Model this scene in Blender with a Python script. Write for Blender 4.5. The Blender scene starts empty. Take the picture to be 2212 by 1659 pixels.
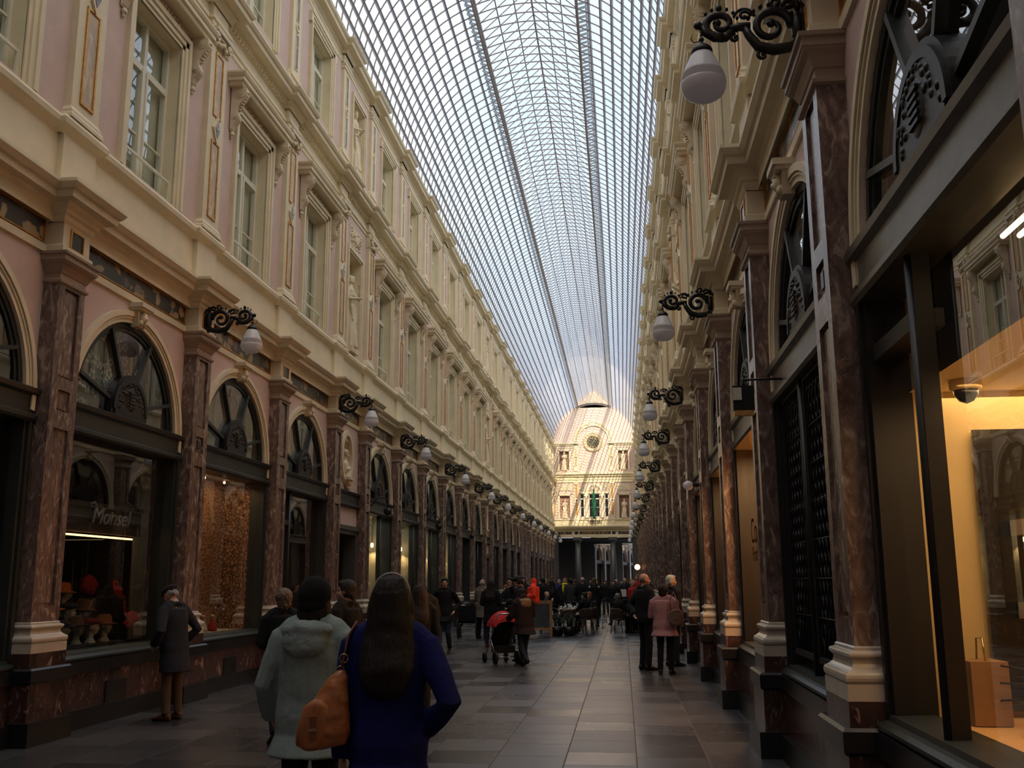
import bpy, math, random
from mathutils import Vector, Matrix
random.seed(7)
C = bpy.context.scene.collection
SC = bpy.context.scene
# ---------------------------------------------------------------- camera, sky, sun, exposure
cam_d = bpy.data.cameras.new('camera'); cam = bpy.data.objects.new('camera', cam_d); C.objects.link(cam)
cam_d.sensor_width = 36.0; cam_d.lens = 36.0*2150.6/2212.0; cam_d.clip_start = 0.05; cam_d.clip_end = 500
cam.matrix_world = Matrix(((0.99405087, 0.02585115, 0.10580447, 0.0), (0.10881197, -0.19309839, -0.97512715, 0.0),
                           (-0.00477748, 0.98083879, -0.19476254, 1.65), (0, 0, 0, 1)))
SC.camera = cam
SC.view_settings.view_transform = 'Standard'; SC.view_settings.look = 'None'; SC.view_settings.gamma = 1.0
SC.view_settings.exposure = 1.42; SC.view_settings.use_curve_mapping = False
W = bpy.data.worlds.new('sky'); SC.world = W; W.use_nodes = True
wn = W.node_tree; wn.nodes.clear()
wo = wn.nodes.new('ShaderNodeOutputWorld'); wb = wn.nodes.new('ShaderNodeBackground')
wt = wn.nodes.new('ShaderNodeTexCoord'); wnz = wn.nodes.new('ShaderNodeTexNoise'); wr = wn.nodes.new('ShaderNodeValToRGB')
wnz.inputs['Scale'].default_value = 2.2; wnz.inputs['Detail'].default_value = 5
wr.color_ramp.elements[0].position = 0.38; wr.color_ramp.elements[0].color = (0.64, 0.80, 1.05, 1)
wr.color_ramp.elements[1].position = 0.66; wr.color_ramp.elements[1].color = (0.94, 1.0, 1.08, 1)
wn.links.new(wt.outputs['Generated'], wnz.inputs['Vector']); wn.links.new(wnz.outputs['Fac'], wr.inputs['Fac'])
# overcast glare around the veiled sun: brighter and warmer towards it, bluer and dimmer on the opposite side
wvd = wn.nodes.new('ShaderNodeVectorMath'); wvd.operation = 'DOT_PRODUCT'; wvd.inputs[1].default_value = (0.16, -0.66, 0.73)
wmr = wn.nodes.new('ShaderNodeMapRange'); wmr.interpolation_type = 'SMOOTHSTEP'; wmr.inputs['From Min'].default_value = 0.15; wmr.inputs['From Max'].default_value = 0.9
wmr.inputs['To Min'].default_value = 0.0; wmr.inputs['To Max'].default_value = 1.0
wmx = wn.nodes.new('ShaderNodeMix'); wmx.data_type = 'RGBA'; wmx.inputs[7].default_value = (2.65, 2.45, 2.25, 1)
wn.links.new(wt.outputs['Generated'], wvd.inputs[0]); wn.links.new(wvd.outputs['Value'], wmr.inputs['Value']); wn.links.new(wmr.outputs[0], wmx.inputs[0])
wn.links.new(wr.outputs['Color'], wmx.inputs[6]); wn.links.new(wmx.outputs[2], wb.inputs['Color']); wn.links.new(wb.outputs['Background'], wo.inputs['Surface'])
wb.inputs['Strength'].default_value = 0.46
sun_d = bpy.data.lights.new('sun', 'SUN'); sun = bpy.data.objects.new('sun', sun_d); C.objects.link(sun)
sun_d.energy = 2.1; sun_d.angle = math.radians(0.35); sun_d.color = (1.0, 0.86, 0.62)
SUN_DIR = Vector((-0.17, 0.90, -0.48))
sun.rotation_euler = SUN_DIR.to_track_quat('-Z', 'Y').to_euler()
sun.location = (-1, -20, 40)

# ---------------------------------------------------------------- layout
XL, XR, XC = -6.46, 1.61, -2.43          # wall planes and the centre line
PY = [10.5, 14.22, 17.92, 21.62, 24.30]
PY = [3.1, 6.8] + PY
for i in range(6): PY.append(PY[-1]+3.65)
PY.append(PY[-1]+2.66)
for i in range(4): PY.append(PY[-1]+3.65)
for i in range(2): PY.append(PY[-1]+2.66)
for i in range(7): PY.append(PY[-1]+3.65)
YEND = PY[-1]+1.3
ORD = ['first','second','third','fourth','fifth','sixth','seventh','eighth','ninth','tenth','eleventh','twelfth','thirteenth',
       'fourteenth','fifteenth','sixteenth','seventeenth','eighteenth','nineteenth','twentieth','twenty-first','twenty-second',
       'twenty-third','twenty-fourth','twenty-fifth','twenty-sixth','twenty-seventh','twenty-eighth','twenty-ninth','thirtieth']
WN = {'L': 'hat shop wall', 'R': 'chocolate shop wall'}

# ---------------------------------------------------------------- materials
def _m(name):
    m = bpy.data.materials.new(name); m.use_nodes = True; nt = m.node_tree
    return m, nt, nt.nodes['Principled BSDF']
def _c(c): return (c[0], c[1], c[2], 1.0)
def plain(name, col, rough=0.6, metal=0.0, var=0.12, scale=3.0, bump=0.0, bscale=60, emit=None, es=0, spec=0.5, coat=0):
    m, nt, b = _m(name)
    b.inputs['Roughness'].default_value = rough; b.inputs['Metallic'].default_value = metal
    b.inputs['Specular IOR Level'].default_value = spec
    b.inputs['Coat Weight'].default_value = coat
    g = nt.nodes.new('ShaderNodeNewGeometry'); n = nt.nodes.new('ShaderNodeTexNoise'); n.inputs['Scale'].default_value = scale
    n.inputs['Detail'].default_value = 4
    r = nt.nodes.new('ShaderNodeValToRGB'); r.color_ramp.elements[0].position = 0.3; r.color_ramp.elements[1].position = 0.7
    r.color_ramp.elements[0].color = _c([x*(1-var) for x in col]); r.color_ramp.elements[1].color = _c([min(1, x*(1+var)) for x in col])
    nt.links.new(g.outputs['Position'], n.inputs['Vector']); nt.links.new(n.outputs['Fac'], r.inputs['Fac'])
    nt.links.new(r.outputs['Color'], b.inputs['Base Color'])
    if bump:
        n2 = nt.nodes.new('ShaderNodeTexNoise'); n2.inputs['Scale'].default_value = bscale; n2.inputs['Detail'].default_value = 3
        nt.links.new(g.outputs['Position'], n2.inputs['Vector'])
        bp = nt.nodes.new('ShaderNodeBump'); bp.inputs['Strength'].default_value = bump; bp.inputs['Distance'].default_value = 0.01
        nt.links.new(n2.outputs['Fac'], bp.inputs['Height']); nt.links.new(bp.outputs['Normal'], b.inputs['Normal'])
    if emit: b.inputs['Emission Color'].default_value = _c(emit); b.inputs['Emission Strength'].default_value = es
    return m
def marble(name, base, mid, vein, scale=2.0, rough=0.28, vpos=(0.60, 0.68), sq=(1, 1, 0.45), coat=0.0):
    m, nt, b = _m(name); b.inputs['Roughness'].default_value = rough; b.inputs['Coat Weight'].default_value = coat
    g = nt.nodes.new('ShaderNodeNewGeometry'); mp = nt.nodes.new('ShaderNodeMapping'); mp.inputs['Scale'].default_value = sq
    nt.links.new(g.outputs['Position'], mp.inputs['Vector'])
    n = nt.nodes.new('ShaderNodeTexNoise'); n.inputs['Scale'].default_value = scale*1.6; n.inputs['Detail'].default_value = 7; n.inputs['Distortion'].default_value = 1.6
    nt.links.new(mp.outputs['Vector'], n.inputs['Vector'])
    r = nt.nodes.new('ShaderNodeValToRGB'); e = r.color_ramp.elements
    e[0].position = 0.35; e[0].color = _c(base); e[1].position = vpos[0]; e[1].color = _c(mid)
    x = e.new(vpos[1]); x.color = _c(vein)
    x = e.new(min(0.97, vpos[1]+0.10)); x.color = _c([(p+q)*0.5 for p, q in zip(mid, vein)])
    nt.links.new(n.outputs['Fac'], r.inputs['Fac'])
    n2 = nt.nodes.new('ShaderNodeTexNoise'); n2.inputs['Scale'].default_value = scale*7; n2.inputs['Detail'].default_value = 6; n2.inputs['Distortion'].default_value = 2.5
    nt.links.new(mp.outputs['Vector'], n2.inputs['Vector'])
    r2 = nt.nodes.new('ShaderNodeValToRGB'); r2.color_ramp.elements[0].position = 0.60; r2.color_ramp.elements[0].color = (0, 0, 0, 1)
    r2.color_ramp.elements[1].position = 0.68; r2.color_ramp.elements[1].color = (1, 1, 1, 1)
    nt.links.new(n2.outputs['Fac'], r2.inputs['Fac'])
    mx = nt.nodes.new('ShaderNodeMix'); mx.data_type = 'RGBA'
    nt.links.new(r2.outputs['Color'], mx.inputs[0]); nt.links.new(r.outputs['Color'], mx.inputs[6]); mx.inputs[7].default_value = _c([q*0.75 for q in vein])
    nt.links.new(mx.outputs[2], b.inputs['Base Color'])
    return m
def breccia(name, ground, stones, scale=5.0, rough=0.3):
    m, nt, b = _m(name); b.inputs['Roughness'].default_value = rough
    g = nt.nodes.new('ShaderNodeNewGeometry')
    n = nt.nodes.new('ShaderNodeTexNoise'); n.inputs['Scale'].default_value = 3.0; n.inputs['Detail'].default_value = 3
    nt.links.new(g.outputs['Position'], n.inputs['Vector'])
    ad = nt.nodes.new('ShaderNodeMix'); ad.data_type = 'RGBA'; ad.blend_type = 'ADD'; ad.inputs[0].default_value = 0.35
    nt.links.new(g.outputs['Position'], ad.inputs[6]); nt.links.new(n.outputs['Color'], ad.inputs[7])
    v = nt.nodes.new('ShaderNodeTexVoronoi'); v.inputs['Scale'].default_value = scale
    nt.links.new(ad.outputs[2], v.inputs['Vector'])
    r = nt.nodes.new('ShaderNodeValToRGB'); e = r.color_ramp.elements; r.color_ramp.interpolation = 'LINEAR'
    e[0].position = 0.0; e[0].color = _c(stones[0]); e[1].position = 1.0; e[1].color = _c(ground)
    sx = nt.nodes.new('ShaderNodeSeparateColor'); nt.links.new(v.outputs['Color'], sx.inputs[0])
    nt.links.new(sx.outputs[0], r.inputs['Fac'])
    x = e.new(0.62); x.color = _c(ground); x = e.new(0.52); x.color = _c(stones[1]); x = e.new(0.3); x.color = _c(stones[0])
    r2 = nt.nodes.new('ShaderNodeValToRGB'); r2.color_ramp.elements[0].position = 0.48; r2.color_ramp.elements[0].color = (0, 0, 0, 1)
    r2.color_ramp.elements[1].position = 0.60; r2.color_ramp.elements[1].color = (1, 1, 1, 1)
    nt.links.new(v.outputs['Distance'], r2.inputs['Fac'])
    mx = nt.nodes.new('ShaderNodeMix'); mx.data_type = 'RGBA'
    nt.links.new(r2.outputs['Color'], mx.inputs[0]); nt.links.new(r.outputs['Color'], mx.inputs[6]); mx.inputs[7].default_value = _c(ground)
    nt.links.new(mx.outputs[2], b.inputs['Base Color'])
    return m
def glassy(name, tint=(0.9, 0.95, 0.95), ior=1.5, rough=0.0, boost=1.0, power=3.2):
    """thin architectural pane: transparent with a mirror reflection that grows towards grazing angles"""
    m = bpy.data.materials.new(name); m.use_nodes = True; nt = m.node_tree; nt.nodes.clear()
    o = nt.nodes.new('ShaderNodeOutputMaterial'); t = nt.nodes.new('ShaderNodeBsdfTransparent'); gl = nt.nodes.new('ShaderNodeBsdfGlossy')
    t.inputs['Color'].default_value = _c(tint); gl.inputs['Roughness'].default_value = rough; gl.inputs['Color'].default_value = (1, 1, 1, 1)
    f0 = ((ior-1)/(ior+1))**2*1.9
    f = nt.nodes.new('ShaderNodeLayerWeight'); f.inputs['Blend'].default_value = 0.5
    pw = nt.nodes.new('ShaderNodeMath'); pw.operation = 'POWER'; pw.inputs[1].default_value = power; nt.links.new(f.outputs['Facing'], pw.inputs[0])
    mm = nt.nodes.new('ShaderNodeMath'); mm.operation = 'MULTIPLY_ADD'; mm.inputs[1].default_value = (1-f0)*boost; mm.inputs[2].default_value = f0*boost; mm.use_clamp = True
    mx = nt.nodes.new('ShaderNodeMixShader')
    nt.links.new(pw.outputs[0], mm.inputs[0]); nt.links.new(mm.outputs[0], mx.inputs[0]); nt.links.new(t.outputs[0], mx.inputs[1]); nt.links.new(gl.outputs[0], mx.inputs[2])
    nt.links.new(mx.outputs[0], o.inputs['Surface'])
    return m
def slabs(name):
    m, nt, b = _m(name)
    g = nt.nodes.new('ShaderNodeNewGeometry'); mp = nt.nodes.new('ShaderNodeMapping')
    mp.inputs['Rotation'].default_value = (0, 0, math.radians(90)); mp.inputs['Location'].default_value = (0.0, 0.585, 0)
    nt.links.new(g.outputs['Position'], mp.inputs['Vector'])
    br = nt.nodes.new('ShaderNodeTexBrick'); br.inputs['Scale'].default_value = 1.0; br.inputs['Brick Width'].default_value = 0.72
    br.inputs['Row Height'].default_value = 0.67; br.inputs['Mortar Size'].default_value = 0.007; br.inputs['Mortar Smooth'].default_value = 0.2
    br.offset = 0.37; br.squash = 1.0
    br.inputs['Color1'].default_value = (0.034, 0.036, 0.044, 1); br.inputs['Color2'].default_value = (0.060, 0.058, 0.060, 1); br.inputs['Mortar'].default_value = (0.03, 0.028, 0.026, 1)
    nt.links.new(mp.outputs['Vector'], br.inputs['Vector'])
    n = nt.nodes.new('ShaderNodeTexNoise'); n.inputs['Scale'].default_value = 1.3; n.inputs['Detail'].default_value = 8; n.inputs['Roughness'].default_value = 0.65
    nt.links.new(g.outputs['Position'], n.inputs['Vector'])
    mx = nt.nodes.new('ShaderNodeMix'); mx.data_type = 'RGBA'; mx.blend_type = 'MULTIPLY'; mx.inputs[0].default_value = 0.7
    r = nt.nodes.new('ShaderNodeValToRGB'); r.color_ramp.elements[0].position = 0.3; r.color_ramp.elements[0].color = (0.6, 0.6, 0.64, 1)
    r.color_ramp.elements[1].position = 0.7; r.color_ramp.elements[1].color = (1, 0.97, 0.93, 1)
    nt.links.new(n.outputs['Fac'], r.inputs['Fac']); nt.links.new(br.outputs['Color'], mx.inputs[6]); nt.links.new(r.outputs['Color'], mx.inputs[7])
    nt.links.new(mx.outputs[2], b.inputs['Base Color'])
    rr = nt.nodes.new('ShaderNodeMapRange'); rr.inputs['From Min'].default_value = 0.034; rr.inputs['From Max'].default_value = 0.06; rr.inputs['To Min'].default_value = 0.14; rr.inputs['To Max'].default_value = 0.30
    nt.links.new(br.outputs['Color'], rr.inputs['Value'])
    ra = nt.nodes.new('ShaderNodeMath'); ra.operation = 'MULTIPLY_ADD'; ra.inputs[1].default_value = 0.5; ra.use_clamp = True
    nt.links.new(br.outputs['Fac'], ra.inputs[0]); nt.links.new(rr.outputs[0], ra.inputs[2])
    rb = nt.nodes.new('ShaderNodeMath'); rb.operation = 'MULTIPLY_ADD'; rb.inputs[1].default_value = 0.16
    nt.links.new(n.outputs['Fac'], rb.inputs[0]); nt.links.new(ra.outputs[0], rb.inputs[2]); nt.links.new(rb.outputs[0], b.inputs['Roughness'])
    n3 = nt.nodes.new('ShaderNodeTexNoise'); n3.inputs['Scale'].default_value = 4.0; n3.inputs['Detail'].default_value = 5
    nt.links.new(g.outputs['Position'], n3.inputs['Vector'])
    ma = nt.nodes.new('ShaderNodeMath'); ma.operation = 'MULTIPLY_ADD'; ma.inputs[1].default_value = -1.6
    nt.links.new(br.outputs['Fac'], ma.inputs[0]); nt.links.new(n3.outputs['Fac'], ma.inputs[2])
    bp = nt.nodes.new('ShaderNodeBump'); bp.inputs['Strength'].default_value = 0.25; bp.inputs['Distance'].default_value = 0.01
    nt.links.new(ma.outputs[0], bp.inputs['Height']); nt.links.new(bp.outputs['Normal'], b.inputs['Normal'])
    b.inputs['Specular IOR Level'].default_value = 0.5
    return m

M = {}
M['pink'] = plain('pink_plaster', (0.64, 0.49, 0.43), 0.75, var=0.05, bump=0.15)
M['cream'] = plain('cream_paint', (0.77, 0.68, 0.48), 0.6, var=0.06, bump=0.12)
M['cream2'] = plain('cream_stone', (0.50, 0.44, 0.34), 0.35, var=0.08)
M['brownish'] = plain('brown_cream_paint', (0.36, 0.27, 0.20), 0.5, var=0.1)
M['marble'] = marble('red_marble', (0.105, 0.062, 0.052), (0.20, 0.135, 0.112), (0.40, 0.31, 0.25), 6.0, 0.25, (0.56, 0.66))
M['marblebase'] = marble('dark_red_marble', (0.035, 0.016, 0.015), (0.07, 0.038, 0.035), (0.3, 0.22, 0.2), 1.6, 0.25, (0.62, 0.70))
M['basecream'] = plain('polished_cream_marble', (0.50, 0.44, 0.36), 0.22, var=0.1, scale=6)
M['black'] = plain('black_stone', (0.012, 0.012, 0.013), 0.3, var=0.2)
M['blackiron'] = plain('black_painted_iron', (0.009, 0.009, 0.009), 0.45, var=0.2)
M['iron'] = plain('dark_green_iron', (0.022, 0.028, 0.026), 0.42, var=0.1)
M['castiron'] = plain('black_cast_iron', (0.008, 0.008, 0.009), 0.45, var=0.2)
M['gold'] = plain('gilded_fillet', (0.60, 0.30, 0.06), 0.35, 0.75, var=0.25, scale=20)
M['ocher'] = marble('ochre_marble', (0.42, 0.32, 0.22), (0.58, 0.40, 0.20), (0.66, 0.57, 0.40), 4.0, 0.35, (0.55, 0.62))
M['goldpaint'] = plain('gold_leaf_paint', (0.62, 0.42, 0.13), 0.5, var=0.2, scale=20)
M['orange'] = plain('orange_mosaic', (0.55, 0.28, 0.08), 0.5, var=0.4, scale=25)
M['breccia'] = breccia('dark_breccia', (0.035, 0.034, 0.038), [(0.38, 0.29, 0.17), (0.18, 0.15, 0.14)], 6.5)
M['blackpanel'] = marble('black_marble', (0.012, 0.014, 0.017), (0.02, 0.022, 0.025), (0.12, 0.12, 0.12), 5, 0.2)
M['stone'] = plain('pale_carved_stone', (0.72, 0.62, 0.45), 0.65, var=0.08)
M['white'] = plain('white_window_paint', (0.74, 0.71, 0.57), 0.45, var=0.04)
M['blind'] = plain('pale_green_blind', (0.50, 0.51, 0.38), 0.8, var=0.06, scale=1.5)
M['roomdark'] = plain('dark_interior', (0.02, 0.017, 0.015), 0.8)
M['floor'] = slabs('slate_floor_slabs')
M['rib'] = plain('grey_brown_iron', (0.27, 0.24, 0.225), 0.5, var=0.08)
M['ribdark'] = plain('dark_roof_iron', (0.15, 0.135, 0.14), 0.5, var=0.08)
M['glass'] = glassy('clear_window_glass')
M['roofglass'] = glassy('roof_glass', (0.94, 0.96, 0.98), 1.3, boost=0.5, power=4.5)
M['shopglass'] = glassy('display_glass', (0.82, 0.84, 0.82), 1.5, boost=1.1)
M['lampglass'] = plain('opal_glass', (0.90, 0.90, 0.93), 0.12, var=0.02)
_nt = M['lampglass'].node_tree; _tl = _nt.nodes.new('ShaderNodeBsdfTranslucent'); _tl.inputs['Color'].default_value = (0.9, 0.9, 0.95, 1); _mx = _nt.nodes.new('ShaderNodeMixShader'); _mx.inputs[0].default_value = 0.4
_nt.links.new(_nt.nodes['Principled BSDF'].outputs[0], _mx.inputs[1]); _nt.links.new(_tl.outputs[0], _mx.inputs[2]); _nt.links.new(_mx.outputs[0], _nt.nodes['Material Output'].inputs['Surface'])
M['louver'] = plain('grey_louver_glass', (0.38, 0.43, 0.43), 0.4, var=0.1)
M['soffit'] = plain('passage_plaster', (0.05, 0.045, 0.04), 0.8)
M['column'] = plain('dark_grey_column_stone', (0.085, 0.085, 0.085), 0.4, var=0.15)
# pale translucent overlap strips of the roof panes
_mm = bpy.data.materials.new('pane_overlap_strip'); _mm.use_nodes = True; _nt = _mm.node_tree
_b = _nt.nodes['Principled BSDF']; _b.inputs['Base Color'].default_value = (0.40, 0.38, 0.43, 1); _b.inputs['Roughness'].default_value = 0.5
_tr = _nt.nodes.new('ShaderNodeBsdfTransparent'); _mx = _nt.nodes.new('ShaderNodeMixShader'); _mx.inputs[0].default_value = 0.55
_nt.links.new(_tr.outputs[0], _mx.inputs[1]); _nt.links.new(_b.outputs[0], _mx.inputs[2]); _nt.links.new(_mx.outputs[0], _nt.nodes['Material Output'].inputs['Surface'])
M['overlap'] = _mm

# ---------------------------------------------------------------- mesh builder
class MB:
    def __init__(s): s.v = []; s.f = []; s.m = []; s.s = []
    def add(s, vs, fs, m=0, sm=False):
        k = len(s.v); s.v.extend([tuple(p) for p in vs])
        for f in fs: s.f.append([k+i for i in f]); s.m.append(m); s.s.append(sm)
        return s
    def box(s, x0, x1, y0, y1, z0, z1, m=0):
        v = [(x, y, z) for x in (x0, x1) for y in (y0, y1) for z in (z0, z1)]
        return s.add(v, [(0, 1, 3, 2), (4, 6, 7, 5), (0, 4, 5, 1), (2, 3, 7, 6), (0, 2, 6, 4), (1, 5, 7, 3)], m)
    def loft(s, rings, m=0, sm=False, cap=True, closed=True):
        n = len(rings[0]); vs = [p for r in rings for p in r]; fs = []
        for i in range(len(rings)-1):
            for j in range(n if closed else n-1):
                a = i*n+j; b = i*n+(j+1) % n; fs.append((a, b, b+n, a+n))
        s.add(vs, fs, m, sm)
        if cap and closed:
            k = len(s.v)-len(vs)
            s.f.append([k+j for j in range(n)][::-1]); s.m.append(m); s.s.append(False)
            s.f.append([k+(len(rings)-1)*n+j for j in range(n)]); s.m.append(m); s.s.append(False)
        return s
    def rectloft(s, prof, w, D, back=-0.03, m=0):
        return s.loft([[(back, -w-o, z), (D+o, -w-o, z), (D+o, w+o, z), (back, w+o, z)] for o, z in prof], m)
    def sweep(s, path, prof, m=0):
        """moulding: plan path [(d,y)..] running towards +y, outward is +d; profile [(offset,z)..]"""
        nrm = []
        for i in range(len(path)-1):
            dx, dy = path[i+1][0]-path[i][0], path[i+1][1]-path[i][1]; L = math.hypot(dx, dy); nrm.append((dy/L, -dx/L))
        rings = []
        for i, p in enumerate(path):
            if i == 0: o = nrm[0]
            elif i == len(path)-1: o = nrm[-1]
            else:
                a, b = nrm[i-1], nrm[i]; dt = 1+a[0]*b[0]+a[1]*b[1]
                o = ((a[0]+b[0])/dt, (a[1]+b[1])/dt)
            rings.append([(p[0]+o[0]*q, p[1]+o[1]*q, z) for q, z in prof])
        return s.loft(rings, m, closed=False, cap=False)
    def tube(s, pts, rad, seg=8, m=0, sm=True, flat=None):
        pts = [Vector(p) for p in pts]; n = len(pts)
        if not hasattr(rad, '__len__'): rad = [rad]*n
        rings = []; up = Vector((0, 0, 1)); prev = None
        for i, p in enumerate(pts):
            t = (pts[min(i+1, n-1)]-pts[max(i-1, 0)]).normalized()
            if prev is None:
                a = up if abs(t.z) < 0.9 else Vector((1, 0, 0)); u = t.cross(a).normalized()
            else:
                u = (prev-t*prev.dot(t)).normalized()
            prev = u; w = t.cross(u)
            r = rad[i]; ra, rb = (r, r) if not hasattr(r, '__len__') else r
            rings.append([tuple(p+u*math.cos(2*math.pi*k/seg)*ra+w*math.sin(2*math.pi*k/seg)*rb) for k in range(seg)])
        return s.loft(rings, m, sm)
    def lathe(s, prof, seg=20, c=(0, 0, 0), m=0, sm=True, axis='z'):
        rings = []
        for r, z in prof:
            ring = []
            for k in range(seg):
                a = 2*math.pi*k/seg; q = (r*math.cos(a), r*math.sin(a), z)
                if axis == 'x': q = (z, r*math.cos(a), r*math.sin(a))
                if axis == 'y': q = (r*math.cos(a), z, r*math.sin(a))
                ring.append((q[0]+c[0], q[1]+c[1], q[2]+c[2]))
            rings.append(ring)
        return s.loft(rings, m, sm)
    def arch(s, yc, zc, r0, r1, d0, d1, a0=0.0, a1=180.0, n=28, m=0, sy=1.0):
        rings = []
        for i in range(n+1):
            a = math.radians(a0+(a1-a0)*i/n); c, t = math.cos(a)*sy, math.sin(a)
            rings.append([(d0, yc+r0*c, zc+r0*t), (d1, yc+r0*c, zc+r0*t), (d1, yc+r1*c, zc+r1*t), (d0, yc+r1*c, zc+r1*t)])
        return s.loft(rings, m)
    def prism(s, poly, d0, d1, m=0):
        """poly in (y,z), extruded along d"""
        n = len(poly); return s.add([(d0, y, z) for y, z in poly]+[(d1, y, z) for y, z in poly],
            [list(range(n))[::-1], list(range(n, 2*n))]+[(i, (i+1) % n, n+(i+1) % n, n+i) for i in range(n)], m)
    def prismy(s, poly, y0, y1, m=0):
        """poly in (d,z), extruded along y"""
        n = len(poly); return s.add([(d, y0, z) for d, z in poly]+[(d, y1, z) for d, z in poly],
            [list(range(n)), list(range(n, 2*n))[::-1]]+[(i, n+i, n+(i+1) % n, (i+1) % n) for i in range(n)], m)
    def panel(s, y0, y1, z0, z1, d, holes=(), depth=0.3, m=0, mr=None):
        ys = sorted({y0, y1} | {q for h in holes for q in h[:2]}); zs = sorted({z0, z1} | {q for h in holes for q in h[2:4]})
        for i in range(len(ys)-1):
            for j in range(len(zs)-1):
                cy, cz = (ys[i]+ys[i+1])/2, (zs[j]+zs[j+1])/2
                if any(h[0] < cy < h[1] and h[2] < cz < h[3] for h in holes): continue
                s.add([(d, ys[i], zs[j]), (d, ys[i+1], zs[j]), (d, ys[i+1], zs[j+1]), (d, ys[i], zs[j+1])], [(0, 1, 2, 3)], m)
        for h in holes:
            a, b, c, e = h[:4]; q = d-depth; mm_ = m if mr is None else mr
            s.add([(d, a, c), (d, b, c), (d, b, e), (d, a, e), (q, a, c), (q, b, c), (q, b, e), (q, a, e)], [(0, 4, 5, 1), (1, 5, 6, 2), (2, 6, 7, 3), (3, 7, 4, 0)], mm_)
        return s
    def mesh(s, name, mats):
        me = bpy.data.meshes.new(name); me.from_pydata(s.v, [], s.f)
        for x in mats: me.materials.append(x)
        me.polygons.foreach_set('material_index', s.m); me.polygons.foreach_set('use_smooth', s.s); me.update()
        return me
    def build(s, name, mats, parent=None, loc=None):
        if not isinstance(mats, (list, tuple)): mats = [mats]
        o = bpy.data.objects.new(name, s.mesh(name, [M[x] if isinstance(x, str) else x for x in mats])); C.objects.link(o)
        if parent is not None: o.parent = parent
        if loc: o.location = loc
        return o
def tag(o, label=None, cat=None, group=None, kind=None):
    if label: o['label'] = label
    if cat: o['category'] = cat
    if group: o['group'] = group
    if kind: o['kind'] = kind
    return o
def empty(name, loc=(0, 0, 0), rz=0.0, parent=None):
    o = bpy.data.objects.new(name, None); C.objects.link(o); o.location = loc; o.rotation_euler = (0, 0, rz); o.empty_display_size = 0.1
    if parent is not None: o.parent = parent
    return o
CH = {}
def copy_tree(o, parent=None):
    c = o.copy(); C.objects.link(c)
    if parent is not None: c.parent = parent
    for ch in list(o.children): copy_tree(ch, c)
    return c
def wall_place(o, side, y):
    if side == 'L': o.location = (XL, y, 0); o.rotation_euler = (0, 0, 0)
    else: o.location = (XR, y, 0); o.rotation_euler = (0, 0, math.pi)
    return o
NU = {}
def first_or_copy(key, maker):
    if key not in NU: NU[key] = maker(); return NU[key]
    return copy_tree(NU[key])
def blob(mb, c, r, seg=12, rings=8, m=0):
    pr = []
    for i in range(rings+1):
        a = math.pi*i/rings; pr.append((max(1e-4, math.sin(a)), -math.cos(a)))
    rg = [[(c[0]+r[0]*q*math.cos(2*math.pi*k/seg), c[1]+r[1]*q*math.sin(2*math.pi*k/seg), c[2]+r[2]*z) for k in range(seg)] for q, z in pr]
    return mb.loft(rg, m, True)
# ================================================================ floor and walls
fl = MB(); fl.add([(-9, -26, 0), (4.5, -26, 0), (4.5, YEND+60, 0), (-9, YEND+60, 0)], [(0, 1, 2, 3)])
tag(fl.build('floor', 'floor'), kind='structure')

BAYS = []   # (index, centre, half clear, kind)
for i in range(len(PY)-1):
    w = PY[i+1]-PY[i]; yc = (PY[i]+PY[i+1])/2
    k = 'arch' if w > 3 else ('niche' if i in (5, 12) else 'plain')
    BAYS.append((i, yc, w/2, k))
BAYS.append((len(PY)-1, PY[-1]+0.95, 0.95, 'plain'))
HP = 0.27      # half pilaster shaft
def arch_wall(mb, yc, hw, r, zc, z0, z1, m=0, n=32):
    """wall panel with an arched hole, plus its reveal"""
    arc = [(yc-r, z0)]+[(yc-r*math.cos(math.pi*i/n), zc+r*math.sin(math.pi*i/n)) for i in range(n+1)]+[(yc+r, z0)]
    out = []
    for (y, z) in arc:
        dy, dz = y-yc, z-zc
        if z <= z0+1e-6: out.append((yc+(hw if dy > 0 else -hw), z0)); continue
        t = min((hw/abs(dy)) if abs(dy) > 1e-6 else 1e9, ((z1-zc)/dz) if dz > 1e-6 else 1e9)
        out.append((yc+dy*t, zc+dz*t))
    vs = []; fs = []
    for a, b in zip(arc, out): vs += [(0, a[0], a[1]), (0, b[0], b[1]), (-0.3, a[0], a[1])]
    for i in range(len(arc)-1): fs += [(3*i, 3*i+3, 3*i+4, 3*i+1), (3*i, 3*i+2, 3*i+5, 3*i+3)]
    # corner fills
    mb.add(vs, fs, m)
    for sgn in (-1, 1):
        c = (yc+sgn*hw, z1)
        idx = [j for j in range(len(out)-1) if (abs(abs(out[j][0]-yc)-hw) < 1e-5) != (abs(abs(out[j+1][0]-yc)-hw) < 1e-5) and (out[j][0]-yc)*sgn > 0]
        for j in idx: mb.add([(0, *out[j]), (0, *c), (0, *out[j+1])], [(0, 1, 2)], m)
RIN, ZSP = 1.38, 3.68
def upper_win(i, yc, k):
    """(window openings of first floor, second floor)"""
    hw1 = 0.705 if k == 'arch' else 0.58
    return (yc-hw1, yc+hw1, 7.06, 9.52), (yc-(0.69 if k == 'arch' else 0.55), yc+(0.69 if k == 'arch' else 0.55), 11.72, 13.5)
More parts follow.
